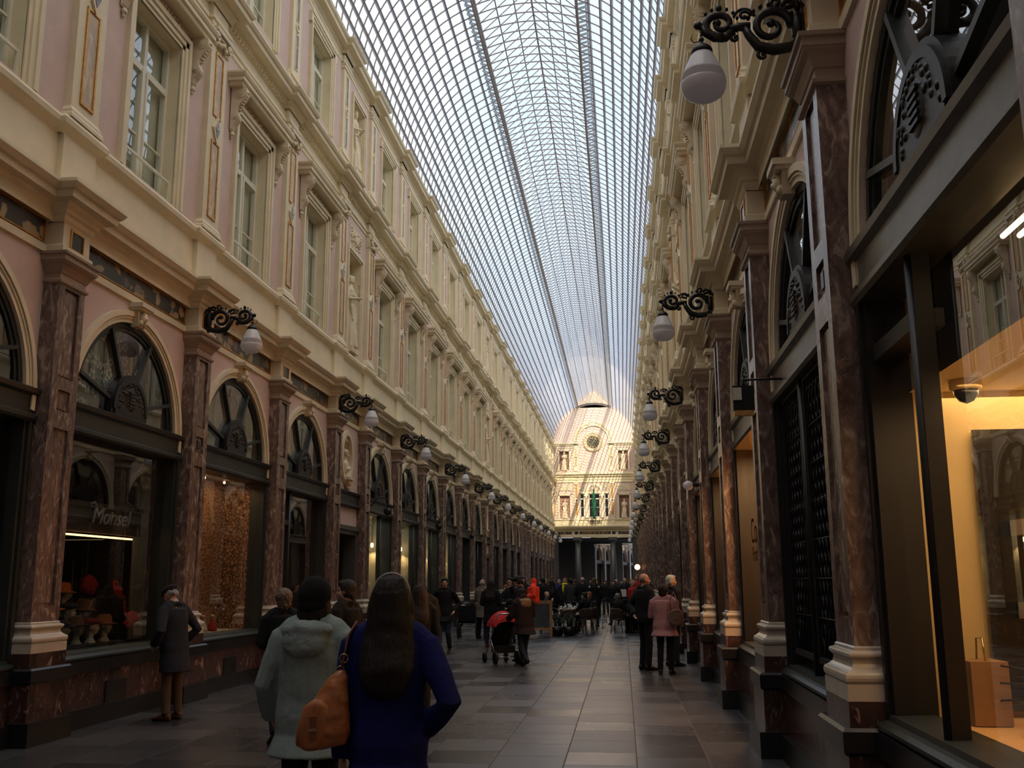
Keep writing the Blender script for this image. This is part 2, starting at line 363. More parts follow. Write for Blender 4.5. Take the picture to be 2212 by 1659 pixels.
def build_wall(side):
    mb = MB()
    s = 1 if side == 'L' else -1
    Y = (lambda y: y) if side == 'L' else (lambda y: -y)
    # everything in world-along coordinates; right wall is mirrored by rotation so y -> -y
    for (i, yc, hw, k) in BAYS:
        y = Y(yc)
        if k == 'arch': arch_wall(mb, y, hw, RIN, ZSP, 3.42, 5.72, 0)
        else:
            mb.panel(y-hw, y+hw, 3.42, 5.72, 0, [(y-0.42, y+0.42, 4.0, 4.95)] if k == 'niche' else [(y-0.5, y+0.5, 3.6, 5.0)], 0.25, 0, 1)
            if k == 'plain': mb.panel(y-hw, y+hw, 0.0, 3.42, 0, [], 0.25, 0)
        a, b = upper_win(i, yc, k)
        aa = (y-(a[1]-a[0])/2, y+(a[1]-a[0])/2, a[2], a[3]); bb = (y-(b[1]-b[0])/2, y+(b[1]-b[0])/2, b[2], b[3])
        mb.panel(y-hw, y+hw, 5.72, 6.85, 0.08, [], 0.2, 1)
        mb.panel(y-hw, y+hw, 6.85, 10.42, 0.08, [aa], 0.27, 0, 1)
        mb.panel(y-hw, y+hw, 10.42, 11.62, 0.08, [], 0.2, 1)
        mb.panel(y-hw, y+hw, 11.62, 13.86, 0.08, [bb], 0.27, 0, 1)
        mb.panel(y-hw, y+hw, 13.86, 14.55, 0.08, [], 0.2, 1)
    for p in PY:       # piers behind the pilasters
        y = Y(p); mb.box(-0.32, 0.0, y-0.30, y+0.30, 0, 3.45, 0)
    for q in (3.1,):   # the stretch behind the camera
        y0, y1 = sorted((Y(-24), Y(q))); mb.panel(y0, y1, 0, 14.55, 0.0, [], 0.3, 0)
    y0, y1 = sorted((Y(-24), Y(YEND)))
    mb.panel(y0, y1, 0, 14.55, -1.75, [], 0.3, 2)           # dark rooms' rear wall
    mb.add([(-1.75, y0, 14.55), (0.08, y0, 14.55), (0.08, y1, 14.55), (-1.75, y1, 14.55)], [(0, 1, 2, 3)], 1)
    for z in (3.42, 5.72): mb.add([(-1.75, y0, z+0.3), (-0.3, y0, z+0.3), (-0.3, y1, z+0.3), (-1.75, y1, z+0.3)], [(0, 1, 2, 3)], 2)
    o = mb.build('wall_left' if side == 'L' else 'wall_right', ['pink', 'cream', 'roomdark'])
    wall_place(o, side, 0); tag(o, kind='structure'); return o
WALL = {s: build_wall(s) for s in 'LR'}

# mouldings running the length of each wall, breaking forward over every pilaster
def breaks(side, d0, d1, hwid, ys=None):
    sg = 1 if side == 'L' else -1
    ps = sorted(sg*p for p in (ys or PY)); a, b = (-24.0, YEND) if side == 'L' else (-YEND, 24.0)
    path = [(d0, a)]
    for p in ps:
        for q in ((d0, p-hwid), (d1, p-hwid), (d1, p+hwid), (d0, p+hwid)):
            if a < q[1] < b: path.append(q)
    path.append((d0, b)); return path
TR = [
 # base path depth, break depth, half width, profile
 ('mat', 0.0, 0.20, 0.29, [(-.1, 5.35), (.03, 5.35), (.03, 5.44), (.0, 5.46)], 'cream'),
 ('mat', 0.0, 0.20, 0.30, [(.0, 5.72), (.02, 5.75), (.03, 5.80), (.06, 5.82), (.07, 5.86), (.11, 5.90), (.12, 5.93), (.21, 5.94), (.22, 6.01), (.25, 6.03), (.27, 6.06), (.29, 6.09), (.29, 6.13), (-.05, 6.17)], 'cream'),
 ('mat', 0.08, 0.14, 0.40, [(.0, 6.78), (.02, 6.81), (.05, 6.84), (.09, 6.87), (.10, 6.93), (.07, 6.98), (.03, 7.0), (-.05, 7.0)], 'cream'),
 ('mat', 0.08, 0.16, 0.33, [(.0, 10.42), (.02, 10.43), (.02, 10.50), (.05, 10.52), (.05, 10.58), (.0, 10.60)], 'cream'),
 ('mat', 0.08, 0.18, 0.36, [(.0, 10.80), (.03, 10.83), (.05, 10.88), (.09, 10.90), (.09, 10.94), (.24, 10.95), (.25, 11.02), (.28, 11.04), (.31, 11.09), (.31, 11.12), (-.05, 11.16)], 'cream'),
 ('mat', 0.08, 0.14, 0.33, [(.0, 13.86), (.02, 13.88), (.02, 13.95), (.04, 13.97), (.04, 14.0), (.0, 14.0)], 'cream'),
 ('mat', 0.08, 0.20, 0.34, [(.0, 14.08), (.04, 14.12), (.06, 14.16), (.20, 14.18), (.21, 14.25), (.26, 14.29), (.28, 14.34), (-.1, 14.38)], 'cream'),
]
tn = 1
for side in 'LR':
    for (_, d0, d1, hw, prof, mt) in TR:
        mb = MB().sweep(breaks(side, d0, d1, hw), prof)
        o = mb.build('trim_%d' % tn, mt); wall_place(o, side, 0); tag(o, kind='structure'); tn += 1
    # dentils under the second cornice as one moulding
    mb = MB(); sg = 1 if side == 'L' else -1; y = 3.0
    while y < YEND-0.3:
        mb.box(0.10, 0.155, sg*y-0.035, sg*y+0.035, 10.815, 10.885); y += 0.13
    o = mb.build('trim_%d' % tn, 'cream'); wall_place(o, side, 0); tag(o, kind='structure'); tn += 1

# frieze panels (dark breccia in gilt frames) + archivolts + keystones, children of each wall
def wall_child(side, o, yc):
    o.parent = WALL[side]; o.location = (0, yc if side == 'L' else -yc, 0); return o
def mk_archivolt():
    mb = MB(); mb.arch(0, ZSP, RIN, 1.54, -0.02, 0.035, -6, 186, 36); mb.arch(0, ZSP, 1.47, 1.54, 0.03, 0.065, -6, 186, 36); mb.arch(0, ZSP, 1.435, 1.455, 0.03, 0.05, -6, 186, 36)
    return mb.build('archivolt', 'cream')
def mk_key():
    mb = MB(); mb.prism([(-.085, 5.02), (.085, 5.02), (.12, 5.27), (-.12, 5.27)], 0.0, 0.11)
    mb.box(0, 0.2, -.17, .17, 5.27, 5.33); mb.box(0, 0.17, -.145, .145, 5.235, 5.27)
    blob(mb, (.13, 0, 5.15), (.055, .065, .085)); blob(mb, (.17, 0, 5.13), (.03, .02, .03)); blob(mb, (.12, -.05, 5.07), (.04, .035, .05)); blob(mb, (.12, .05, 5.07), (.04, .035, .05))
    blob(mb, (.15, -.035, 5.20), (.03, .025, .015)); blob(mb, (.15, .035, 5.20), (.03, .025, .015))
    return mb.build('keystone', 'stone')
def mk_frieze(hw):
    def f():
        mb = MB(); mb.box(-.01, .012, -hw, hw, 5.47, 5.71, 0)
        fr = 0.022
        mb.box(.0, .03, -hw-fr, hw+fr, 5.71, 5.71+fr, 1); mb.box(.0, .03, -hw-fr, hw+fr, 5.47-fr*.6, 5.47, 1)
        mb.box(.0, .03, -hw-fr, -hw, 5.46, 5.72, 1); mb.box(.0, .03, hw, hw+fr, 5.46, 5.72, 1)
        return mb.build('frieze_panel', ['breccia', 'gold'])
    return f
for side in 'LR':
    for (i, yc, hw, k) in BAYS:
        if k == 'arch':
            wall_child(side, first_or_copy('archivolt', mk_archivolt), yc); wall_child(side, first_or_copy('key', mk_key), yc)
        wall_child(side, first_or_copy('frieze%.2f' % hw, mk_frieze(hw-0.38)), yc)

# ---------------------------------------------------------------- ground floor pilasters
def mk_pilaster(socket):
    t = empty('marble_pilaster')
    MB().box(-.03, .36, -.42, .42, 0, .24).build('plinth_step', 'black', t)
    mb = MB().box(-.03, .30, -.37, .37, .24, .62); mb.build('plinth_block', 'marblebase', t)
    MB().rectloft([(0, .62), (.02, .64), (.02, .76), (0, .78)], .37, .31).build('plinth_ledge', 'black', t)
    MB().box(-.03, .275, -.345, .345, .78, .93).build('plinth_neck', 'marblebase', t)
    pr = [(.075, .93), (.075, 1.03)]
    pr += [(.06+.022*math.sin(a), 1.065-.035*math.cos(a)) for a in [math.pi*j/6 for j in range(7)]]
    pr += [(.045, 1.11), (.03, 1.125), (.022, 1.145), (.022, 1.165), (.035, 1.175)]
    pr += [(.03+.016*math.sin(a), 1.198-.02*math.cos(a)) for a in [math.pi*j/5 for j in range(6)]]
    pr += [(.012, 1.225), (.012, 1.24), (0, 1.25)]
    mb = MB(); mb.rectloft(pr, HP, .20)
    mb.build('base_moulding', 'basecream', t)
    mb = MB(); mb.panel(-HP, HP, 1.25, 5.05, .20, [(-.15, .15, 1.42, 3.36), (-.13, .13, 3.56, 3.80), (-.15, .15, 3.94, 4.97)], .035)
    for a, b, c, e in [(-.12, .12, 1.45, 3.33), (-.10, .10, 3.59, 3.77), (-.12, .12, 3.97, 4.94)]:
        mb.add([(.165, -.15, c-.03), (.165, .15, c-.03), (.165, .15, e+.03), (.165, -.15, e+.03)], [(0, 1, 2, 3)])
        mb.box(.15, .178, a, b, c, e)
    mb.add([(-.03, -HP, 1.25), (.2, -HP, 1.25), (.2, -HP, 5.05), (-.03, -HP, 5.05)], [(0, 1, 2, 3)])
    mb.add([(-.03, HP, 1.25), (.2, HP, 1.25), (.2, HP, 5.05), (-.03, HP, 5.05)], [(3, 2, 1, 0)])
    if socket: mb.box(.17, .19, -.045, .045, 3.62, 3.74, 1)
    mb.build('shaft', ['marble', 'black'], t)
    MB().rectloft([(0, 5.0), (.025, 5.015), (.03, 5.04), (.01, 5.05), (0, 5.06), (0, 5.12), (.012, 5.13), (.02, 5.15), (.045, 5.20), (.08, 5.235), (.085, 5.25), (.095, 5.255), (.095, 5.31), (.115, 5.32), (.12, 5.35), (0, 5.352)], HP, .20).build('capital', 'brownish', t)
    mb = MB(); mb.box(-.03, .20, -.285, .285, 5.352, 5.72)
    mb.build('entablature_block', 'cream', t)
    mb = MB(); mb.box(.19, .205, -.12, .12, 5.46, 5.66, 0)
    for q in ((-.145, .145, 5.66, 5.685), (-.145, .145, 5.435, 5.46), (-.145, -.12, 5.46, 5.66), (.12, .145, 5.46, 5.66)): mb.box(.19, .215, *q, 1)
    mb.build('square_panel', ['blackpanel', 'gold'], t)
    return t
NEARB = {('L', 2): 'beside the hat shop window and cut by the photo edge'}
for side in 'LR':
    for n, p in enumerate(PY):
        if side == 'L' and n == 0: continue
        t = first_or_copy('pil%d' % (n % 2), lambda: mk_pilaster(n % 2))
        wall_place(t, side, p)
        tag(t, 'veined red marble pilaster with cream base, %s along the %s' % (ORD[n], WN[side]), 'pilaster', 'marble pilasters')

# ---------------------------------------------------------------- shopfronts
def fan_bars(mb, n=4):
    for a in (22, 66, 114, 158) if n == 4 else (30, 90, 150):
        a = math.radians(a); c, s_ = math.cos(a), math.sin(a)
        p0 = (c*.42, ZSP+.12+s_*.45); p1 = (c*1.32, ZSP+s_*1.32); w = .024
        mb.prism([(p0[0]-s_*w, p0[1]+c*w), (p0[0]+s_*w, p0[1]-c*w), (p1[0]+s_*w, p1[1]-c*w), (p1[0]-s_*w, p1[1]+c*w)], -.055, .01)
def mk_medallion(t):
    mb = MB(); n = 24
    for (r, d0, d1) in ((1.0, -.07, .03), (.84, .02, .045)):
        poly = [(-.48*r, 3.78)]+[(-.48*r*math.cos(math.pi*j/n), 3.86+.50*r*math.sin(math.pi*j/n)**0.9) for j in range(n+1)]+[(.48*r, 3.78)]
        mb.prism(poly, d0, d1)
    rnd = random.Random(3)
    mb.arch(0, 3.86, .40, .46, .02, .055, 0, 180, 24)
    for j in range(46):
        a = rnd.uniform(.1, 3.04); r = rnd.uniform(.24, .38); blob(mb, (.035, r*math.cos(a), 3.86+r*math.sin(a)*1.02), (.025, .035, .03), 6, 4)
    blob(mb, (.035, 0, 4.03), (.03, .13, .17), 14, 8)
    for j in range(5): mb.box(.05, .072, -.08, .08, 3.93+j*.045, 3.95+j*.045)
    mb.build('medallion', 'castiron', t)
def mk_shop(hw, style, key):
    """hw: clear half width. style dict: curtain(material of fan backing), back(material), mullions[...], open"""
    t = empty('shopfront')
    MB().sweep([(0, -hw), (0, hw)], [(-.2, 3.40), (.06, 3.40), (.08, 3.43), (.08, 3.47), (.05, 3.49), (.05, 3.68), (.09, 3.71), (.10, 3.76), (.06, 3.78), (-.2, 3.79)]).build('lintel_beam', style.get('beam', 'iron'), t)
    mb = MB(); mb.arch(0, ZSP, 1.31, 1.38, -.12, -.01, 0, 180, 36); mb.arch(0, ZSP, 1.26, 1.32, -.08, -.03, 0, 180, 36); mb.build('fanlight_frame', 'iron', t)
    mb = MB(); fan_bars(mb); mb.build('fanlight_bar', 'iron', t)
    mk_medallion(t)
    n = 36; g = MB(); g.add([(-.05, -1.3*math.cos(math.pi*j/n), ZSP+1.3*math.sin(math.pi*j/n)) for j in range(n+1)], [list(range(n+1))]); g.build('fanlight_glass', 'glass', t)
    g = MB(); g.add([(-.34, -1.4, 3.7), (-.34, 1.4, 3.7), (-.34, 1.4, 5.1), (-.34, -1.4, 5.1)], [(0, 1, 2, 3)]); g.build('fanlight_blind', style.get('fan', 'fanblind'), t)
    for s_ in (-1, 1):
        mb = MB(); mb.box(-.22, .03, min(s_*(hw-.17), s_*hw), max(s_*(hw-.17), s_*hw), .82, 3.40); mb.box(-.2, .06, s_*(hw-.09)-.03, s_*(hw-.09)+.03, .82, 3.40); mb.build('side_post', style.get('post', 'iron'), t)
    for y in style.get('mull', []):
        mb = MB(); mb.box(-.095, .0, y-.035, y+.035, .82, 3.40); mb.tube([(.0, y, .82), (.0, y, 3.4)], .03, 8); mb.build('mullion', style.get('post', 'iron'), t)
    for (ya, yb, z) in style.get('transom', []):
        MB().box(-.16, .0, ya, yb, z-.05, z+.05).build('transom', style.get('post', 'iron'), t)
    h2 = hw-.16
    zb = style.get('zb', .86)
    if zb > .5:
        MB().sweep([(0, -hw), (0, hw)], [(-.2, .76), (.10, .76), (.12, .78), (.12, .80), (.09, .82), (.06, .83), (.05, .86), (-.2, .87)]).build('window_sill', 'iron', t)
        hd = hw-.12; mb = MB(); mb.box(-.2, .10, -hd, hd, .22, .76, 0); mb.box(-.2, .13, -hd, hd, .62, .76, 1)
        mb.build('dado', ['marblebase', 'black'], t)
        MB().box(-.2, .16, -hw+.16, hw-.16, 0, .22).build('dado_step', 'black', t)
        if style.get('grate'):
            mb = MB(); mb.box(.09, .115, -.26, .26, .12, .48); mb.build('grate', 'castiron', t)
    g = MB(); g.add([(-.10, -h2, zb), (-.10, h2, zb), (-.10, h2, 3.4), (-.10, -h2, 3.4)], [(0, 1, 2, 3)]); g.build('display_glass', 'shopglass', t)
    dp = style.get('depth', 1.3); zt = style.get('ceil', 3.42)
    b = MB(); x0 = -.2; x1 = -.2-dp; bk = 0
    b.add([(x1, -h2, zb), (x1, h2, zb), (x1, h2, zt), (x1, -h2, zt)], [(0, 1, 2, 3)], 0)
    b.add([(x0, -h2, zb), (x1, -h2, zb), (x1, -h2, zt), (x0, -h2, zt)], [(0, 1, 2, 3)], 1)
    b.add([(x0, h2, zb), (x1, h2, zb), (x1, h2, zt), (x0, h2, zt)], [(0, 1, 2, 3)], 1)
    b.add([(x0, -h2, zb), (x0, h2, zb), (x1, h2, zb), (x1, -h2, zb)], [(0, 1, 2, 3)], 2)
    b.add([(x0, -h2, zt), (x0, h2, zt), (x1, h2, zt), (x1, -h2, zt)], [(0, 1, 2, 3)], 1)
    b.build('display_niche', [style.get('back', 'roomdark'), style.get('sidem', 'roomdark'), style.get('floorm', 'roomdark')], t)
    return t
M['fanblind'] = plain('grey_dusty_blind', (0.36, 0.34, 0.30), 0.85, var=0.3, scale=2)
M['fanfilm'] = plain('grey_floral_film', (0.16, 0.135, 0.13), 0.25, var=0.45, scale=4, bump=1.0, bscale=6)
M['fanpink'] = plain('pinkish_blind', (0.44, 0.35, 0.30), 0.85, var=0.25, scale=2)
M['fandark'] = plain('dark_fan_backing', (0.015, 0.015, 0.015), 0.8)
M['fanorange'] = plain('orange_lit_wall', (0.45, 0.22, 0.06), 0.8)
M['wallwarm'] = plain('warm_orange_display_wall', (0.74, 0.44, 0.18), 0.7, var=0.05)
M['wallyellow'] = plain('warm_yellow_display_wall', (0.72, 0.56, 0.28), 0.7, var=0.04)
M['wallcream'] = plain('pale_green_cream_curtain', (0.60, 0.58, 0.40), 0.8, var=0.1, scale=2)
M['wallred'] = plain('dark_red_display_wall', (0.20, 0.055, 0.04), 0.7, var=0.4, scale=5)
M['beamlight'] = plain('weathered_grey_beam_paint', (0.105, 0.10, 0.085), 0.3, var=0.2, scale=6)
STY = {
 ('L', 1): dict(fan='fanfilm'),
 ('L', 2): dict(fan='fanfilm', grate=1, mull=[], back='roomdark'),
 ('L', 3): dict(grate=1, back='lace', sidem='lace', depth=.55, floorm='dollfloor'),
 ('L', 4): dict(back='wallred', mull=[-.75], transom=[(-1.4, -.75, 2.8)], depth=.8),
 ('L', 6): dict(fan='fanpink', back='wallcream', sidem='wallcream', mull=[.35], depth=.7),
 ('L', 7): dict(fan='fanpink', back='wallcream', sidem='wallcream', mull=[1.0], depth=.7),
 ('L', 8): dict(fan='fanblind', back='wallcream', sidem='wallcream', mull=[.3], depth=.7),
 ('L', 9): dict(fan='fanblind', back='wallcream', sidem='wallcream', mull=[.6], depth=.7),
 ('R', 0): dict(fan='fandark', beam='beamlight', post='blackiron', mull=[-.5], back='wallyellow', sidem='wallyellow', floorm='wallwarm', depth=1.3, ceil=2.80, transom=[(-1.4, -.5, 3.05)]),
 ('R', 1): dict(fan='fandark', beam='beamlight', post='blackiron', mull=[-.25]),
 ('R', 2): dict(fan='fanorange', beam='beamlight', post='blackiron', mull=[], back='wallwarm', sidem='wallwarm', depth=.8),
 ('R', 3): dict(fan='fanorange', beam='beamlight', post='blackiron', back='wallwarm', sidem='wallwarm', depth=.8),
 ('R', 4): dict(fan='fandark', beam='beamlight', post='blackiron', back='wallwarm', sidem='wallwarm', depth=.8),
}
M['lace'] = None
def lace_mat():
    m, nt, b = _m('brown_lace_backdrop'); b.inputs['Roughness'].default_value = 0.9
    g = nt.nodes.new('ShaderNodeNewGeometry')
    v = nt.nodes.new('ShaderNodeTexVoronoi'); v.inputs['Scale'].default_value = 16.0; v.feature = 'DISTANCE_TO_EDGE'
    w = nt.nodes.new('ShaderNodeTexNoise'); w.inputs['Scale'].default_value = 26; w.inputs['Detail'].default_value = 4; w.inputs['Distortion'].default_value = 3
    nt.links.new(g.outputs['Position'], v.inputs['Vector']); nt.links.new(g.outputs['Position'], w.inputs['Vector'])
    r = nt.nodes.new('ShaderNodeValToRGB'); r.color_ramp.elements[0].position = 0.56; r.color_ramp.elements[0].color = (0.06, 0.018, 0.012, 1)
    r.color_ramp.elements[1].position = 0.66; r.color_ramp.elements[1].color = (0.42, 0.24, 0.13, 1)
    ma = nt.nodes.new('ShaderNodeMath'); ma.operation = 'MULTIPLY_ADD'; ma.inputs[1].default_value = 0.8
    nt.links.new(v.outputs['Distance'], ma.inputs[0]); nt.links.new(w.outputs['Fac'], ma.inputs[2]); nt.links.new(ma.outputs[0], r.inputs['Fac'])
    nt.links.new(r.outputs['Color'], b.inputs['Base Color']); return m
M['lace'] = lace_mat()
M['dollfloor'] = plain('cream_lace_floor', (0.5, 0.42, 0.3), 0.9, var=0.5, scale=30)
SL = {('L', 2): 'dark shopfront displaying hats and canes under a floral fanlight', ('L', 3): 'dark shopfront with lace backdrop and dolls',
      ('L', 4): 'dark shopfront with dark red display beside the lion niche doorway', ('R', 0): 'big display window glowing yellow with white shelves',
      ('R', 1): 'dark shop window behind a diamond lattice grille', ('R', 2): 'shop window glowing orange with dark lettering on the glass'}
SHOPS = {}
for side in 'LR':
    for (i, yc, hw, k) in BAYS:
        if k != 'arch' or (side == 'L' and i == 0): continue
        st = STY.get((side, i))
        if st is None: t = first_or_copy('shop_plain%d%s' % (i % 2, side), lambda: mk_shop(1.83-HP, dict(mull=[(-.4, .5)[i % 2]], fan=('fanblind', 'fanpink')[i % 2] if side == 'L' else 'fandark', beam='beamlight' if side == 'R' else 'iron', post='blackiron' if side == 'R' else 'iron'), 'p'))
        else: t = mk_shop(hw-HP, st, 's')
        wall_place(t, side, yc); SHOPS[(side, i)] = t
        lab = SL.get((side, i), 'iron framed shopfront under a round fanlight, after the %s pilaster of the %s' % (ORD[i], WN[side]))
        tag(t, lab, 'shopfront', 'arched shopfronts')
# ================================================================ figures
_dg = None
def remesh(mb, name, vox, mats, parent=None, sm=1, noise=0, nscale=0.03):
    me = mb.mesh(name, []); o = bpy.data.objects.new('tmp', me); C.objects.link(o)
    r = o.modifiers.new('r', 'REMESH'); r.mode = 'VOXEL'; r.voxel_size = vox; r.use_smooth_shade = True
    if sm: s_ = o.modifiers.new('s', 'SMOOTH'); s_.iterations = sm; s_.factor = 0.5
    if noise:
        tx = bpy.data.textures.new('cloud', 'CLOUDS'); tx.noise_scale = nscale
        d = o.modifiers.new('d', 'DISPLACE'); d.texture = tx; d.strength = noise; d.mid_level = 0.5
    dg = bpy.context.evaluated_depsgraph_get(); ev = o.evaluated_get(dg)
    nm = bpy.data.meshes.new_from_object(ev); nm.name = name
    bpy.data.objects.remove(o); bpy.data.meshes.remove(me)
    nm.materials.clear()
    for x in (mats if isinstance(mats, (list, tuple)) else [mats]): nm.materials.append(M[x] if isinstance(x, str) else x)
    for p in nm.polygons: p.use_smooth = True
    q = bpy.data.objects.new(name, nm); C.objects.link(q)
    if parent is not None: q.parent = parent
    return q
FAB = {}
def fabric(col, rough=0.9, bump=0.5, bs=45, sheen=0):
    k = (tuple(col), rough, bump, bs)
    if k not in FAB: FAB[k] = plain('cloth_%d' % (len(FAB)+1), col, rough, var=0.12, scale=9, bump=bump, bscale=bs, spec=0.25)
    return FAB[k]
def hairmat(col):
    k = ('hair',)+tuple(col)
    if k in FAB: return FAB[k]
    m, nt, b = _m('hair_%d' % (len(FAB)+1)); b.inputs['Base Color'].default_value = _c(col); b.inputs['Roughness'].default_value = .62; b.inputs['Specular IOR Level'].default_value = .3
    tc = nt.nodes.new('ShaderNodeTexCoord'); mp = nt.nodes.new('ShaderNodeMapping'); mp.inputs['Scale'].default_value = (140, 140, 5); n = nt.nodes.new('ShaderNodeTexNoise'); n.inputs['Scale'].default_value = 1; n.inputs['Detail'].default_value = 2; n.inputs['Distortion'].default_value = .4
    bp = nt.nodes.new('ShaderNodeBump'); bp.inputs['Strength'].default_value = .9; bp.inputs['Distance'].default_value = .01
    nt.links.new(tc.outputs['Object'], mp.inputs['Vector']); nt.links.new(mp.outputs['Vector'], n.inputs['Vector']); nt.links.new(n.outputs['Fac'], bp.inputs['Height']); nt.links.new(bp.outputs['Normal'], b.inputs['Normal'])
    r = nt.nodes.new('ShaderNodeValToRGB'); r.color_ramp.elements[0].position = .35; r.color_ramp.elements[0].color = _c([q*.6 for q in col]); r.color_ramp.elements[1].position = .65; r.color_ramp.elements[1].color = _c([q*1.6 for q in col])
    nt.links.new(n.outputs['Fac'], r.inputs['Fac']); nt.links.new(r.outputs['Color'], b.inputs['Base Color']); FAB[k] = m; return m
M['skin'] = plain('skin', (0.46, 0.27, 0.19), 0.55, var=0.08, scale=14)
M['skin2'] = plain('ruddy_skin', (0.50, 0.25, 0.18), 0.55, var=0.1, scale=14)
M['eye'] = plain('eye', (0.02, 0.015, 0.012), 0.2)
TORSO = [(.86, .160, .112), (.95, .168, .120), (1.06, .142, .100), (1.18, .150, .108), (1.30, .168, .118), (1.39, .172, .106), (1.44, .135, .085), (1.475, .075, .066), (1.55, .056, .058)]
ARMS = {'down': ((.05, -.03, -.28), (.05, .03, -.53)), 'pocket': ((.14, -.12, -.25), (.06, .06, -.43)), 'push': ((.07, .05, -.28), (.02, .30, -.36)),
        'phone': ((.07, .02, -.28), (-.08, .24, -.17)), 'bent': ((.07, -.02, -.28), (-.03, .22, -.33)), 'table': ((.06, .14, -.25), (-.06, .36, -.27)),
        'bag': ((.06, -.05, -.27), (.02, .10, -.42)), 'back': ((.10, -.14, -.25), (-.10, -.16, -.42)), 'swing': ((.05, -.13, -.26), (.04, -.20, -.49)), 'swingf': ((.05, .05, -.28), (.03, .19, -.49)),
        'chin': ((.02, .18, -.22), (-.10, .20, .03)), 'fold': ((.07, .05, -.27), (-.14, .22, -.22)), 'cuff': ((.095, -.02, -.27), (.085, .09, -.46)), 'inpocket': ((.13, -.10, -.26), (-.005, .05, -.40)), 'raise': ((.10, .16, -.10), (.02, .30, .12))}
def skeleton(h, legs, aL, aR, lean=0.0, wide=1.0):
    s = h/1.75; K = {'s': s}
    hz = .93
    if legs == 'sit': hz = .56
    def P(x, y, z): return Vector((x*s, y*s, z*s))
    up = hz-.93
    def Lz(z): return lean*(z-.93)
    K['up'] = up; K['lean'] = lean; K['wide'] = wide
    for sd, nm, a in ((-1, 'L', aL), (1, 'R', aR)):
        sh = Vector((sd*.185*wide, Lz(1.41), 1.405+up)); e, w = ARMS[a]
        K['sh'+nm] = sh*s; K['el'+nm] = (sh+Vector((sd*e[0], e[1], e[2])))*s; K['wr'+nm] = (sh+Vector((sd*w[0], w[1], w[2])))*s
        K['hip'+nm] = P(sd*.088, 0, hz-.02)
        if legs == 'stand': K['kn'+nm] = P(sd*.10, .015, .49); K['an'+nm] = P(sd*.11, -.02, .085)
        elif legs == 'walk':
            f = sd
            K['kn'+nm] = P(sd*.09, .12 if f > 0 else .03, .50 if f > 0 else .48); K['an'+nm] = P(sd*.08, .24 if f > 0 else -.24, .085 if f > 0 else .13)
        elif legs == 'walk2':
            f = -sd
            K['kn'+nm] = P(sd*.09, .12 if f > 0 else .03, .50 if f > 0 else .48); K['an'+nm] = P(sd*.08, .24 if f > 0 else -.24, .085 if f > 0 else .13)
        elif legs == 'sit': K['kn'+nm] = P(sd*.13, .43, .53); K['an'+nm] = P(sd*.12, .42, .085)
        elif legs == 'cross': K['kn'+nm] = P(sd*.08, .02, .49); K['an'+nm] = P(-sd*.02, .0+sd*.06, .085)
    K['head'] = P(0, Lz(1.63)+.012, 1.625+up)
    return K
def ring(c, rx, ry, n=20, wav=None):
    out = []
    for k in range(n):
        a = 2*math.pi*k/n; q = 1.0 if wav is None else 1+wav[0]*math.sin(wav[1]*a+wav[2])
        out.append((c[0]+rx*q*math.cos(a), c[1]+ry*q*math.sin(a), c[2]))
    return out
def torso(mb, K, add=0.0, zmin=.86, zmax=2.0, scale=1.0, n=20):
    s, up, ln, wd = K['s'], K['up'], K['lean'], K['wide']; rg = []
    for z, rx, ry in TORSO:
        if zmin-1e-6 <= z <= zmax: rg.append(ring((0, ln*(z-.93)*s, (z+up)*s), (rx*wd+add)*s*scale, (ry*(.5+wd*.5)+add)*s*scale, n))
    mb.loft(rg)
def hand(mb, K, nm, grip=.5):
    s = K['s']; w = K['wr'+nm]; d = (w-K['el'+nm]).normalized(); sd = -1 if nm == 'L' else 1
    side = Vector((0, 1, 0)) if abs(d.z) > .6 else Vector((0, 0, 1)); u = (side-d*side.dot(d)).normalized(); v = d.cross(u)*sd*-1
    if v.x*sd > 0: v = -v
    mb.tube([w-d*.02*s, w+d*.03*s, w+d*.075*s, w+d*.09*s], [(.024*s, .017*s), (.038*s, .015*s), (.040*s, .014*s), (.034*s, .011*s)], 10)
    for j, (off, ln) in enumerate(((-.030, .060), (-.011, .070), (.010, .066), (.029, .052))):
        p = w+d*.082*s+u*off*s; a = p+(d*math.cos(grip*.6)+v*math.sin(grip*.6))*ln*.42*s; b = a+(d*math.cos(grip*1.5)+v*math.sin(grip*1.5))*ln*.33*s
        c = b+(d*math.cos(grip*2.2)+v*math.sin(grip*2.2))*ln*.27*s
        mb.tube([p, a, b, c], [.0095*s, .009*s, .0085*s, .007*s], 8)
    p = w+d*.02*s-u*.030*s; a = p+(d*.6-u*.7+v*.35).normalized()*.035*s; b = a+(d*.9-u*.25+v*.3).normalized()*.03*s
    mb.tube([p, a, b], [.012*s, .0105*s, .008*s], 8)
def head_tf(K, hy, hp):
    R = Matrix.Rotation(math.radians(hy), 3, 'Z') @ Matrix.Rotation(math.radians(hp), 3, 'X'); c = K['head']; s = K['s']
    piv = c-Vector((0, 0, .09*s))
    return lambda x, y, z: tuple(piv+R@(Vector((x, y, z+.09))*s))
def hblob(mb, T, c, r, seg=14, rings=10):
    rg = []
    for i in range(rings+1):
        a = math.pi*i/rings; q, z = max(1e-3, math.sin(a)), -math.cos(a)
        rg.append([T(c[0]+r[0]*q*math.cos(2*math.pi*k/seg), c[1]+r[1]*q*math.sin(2*math.pi*k/seg), c[2]+r[2]*z) for k in range(seg)])
    mb.loft(rg, 0, True)
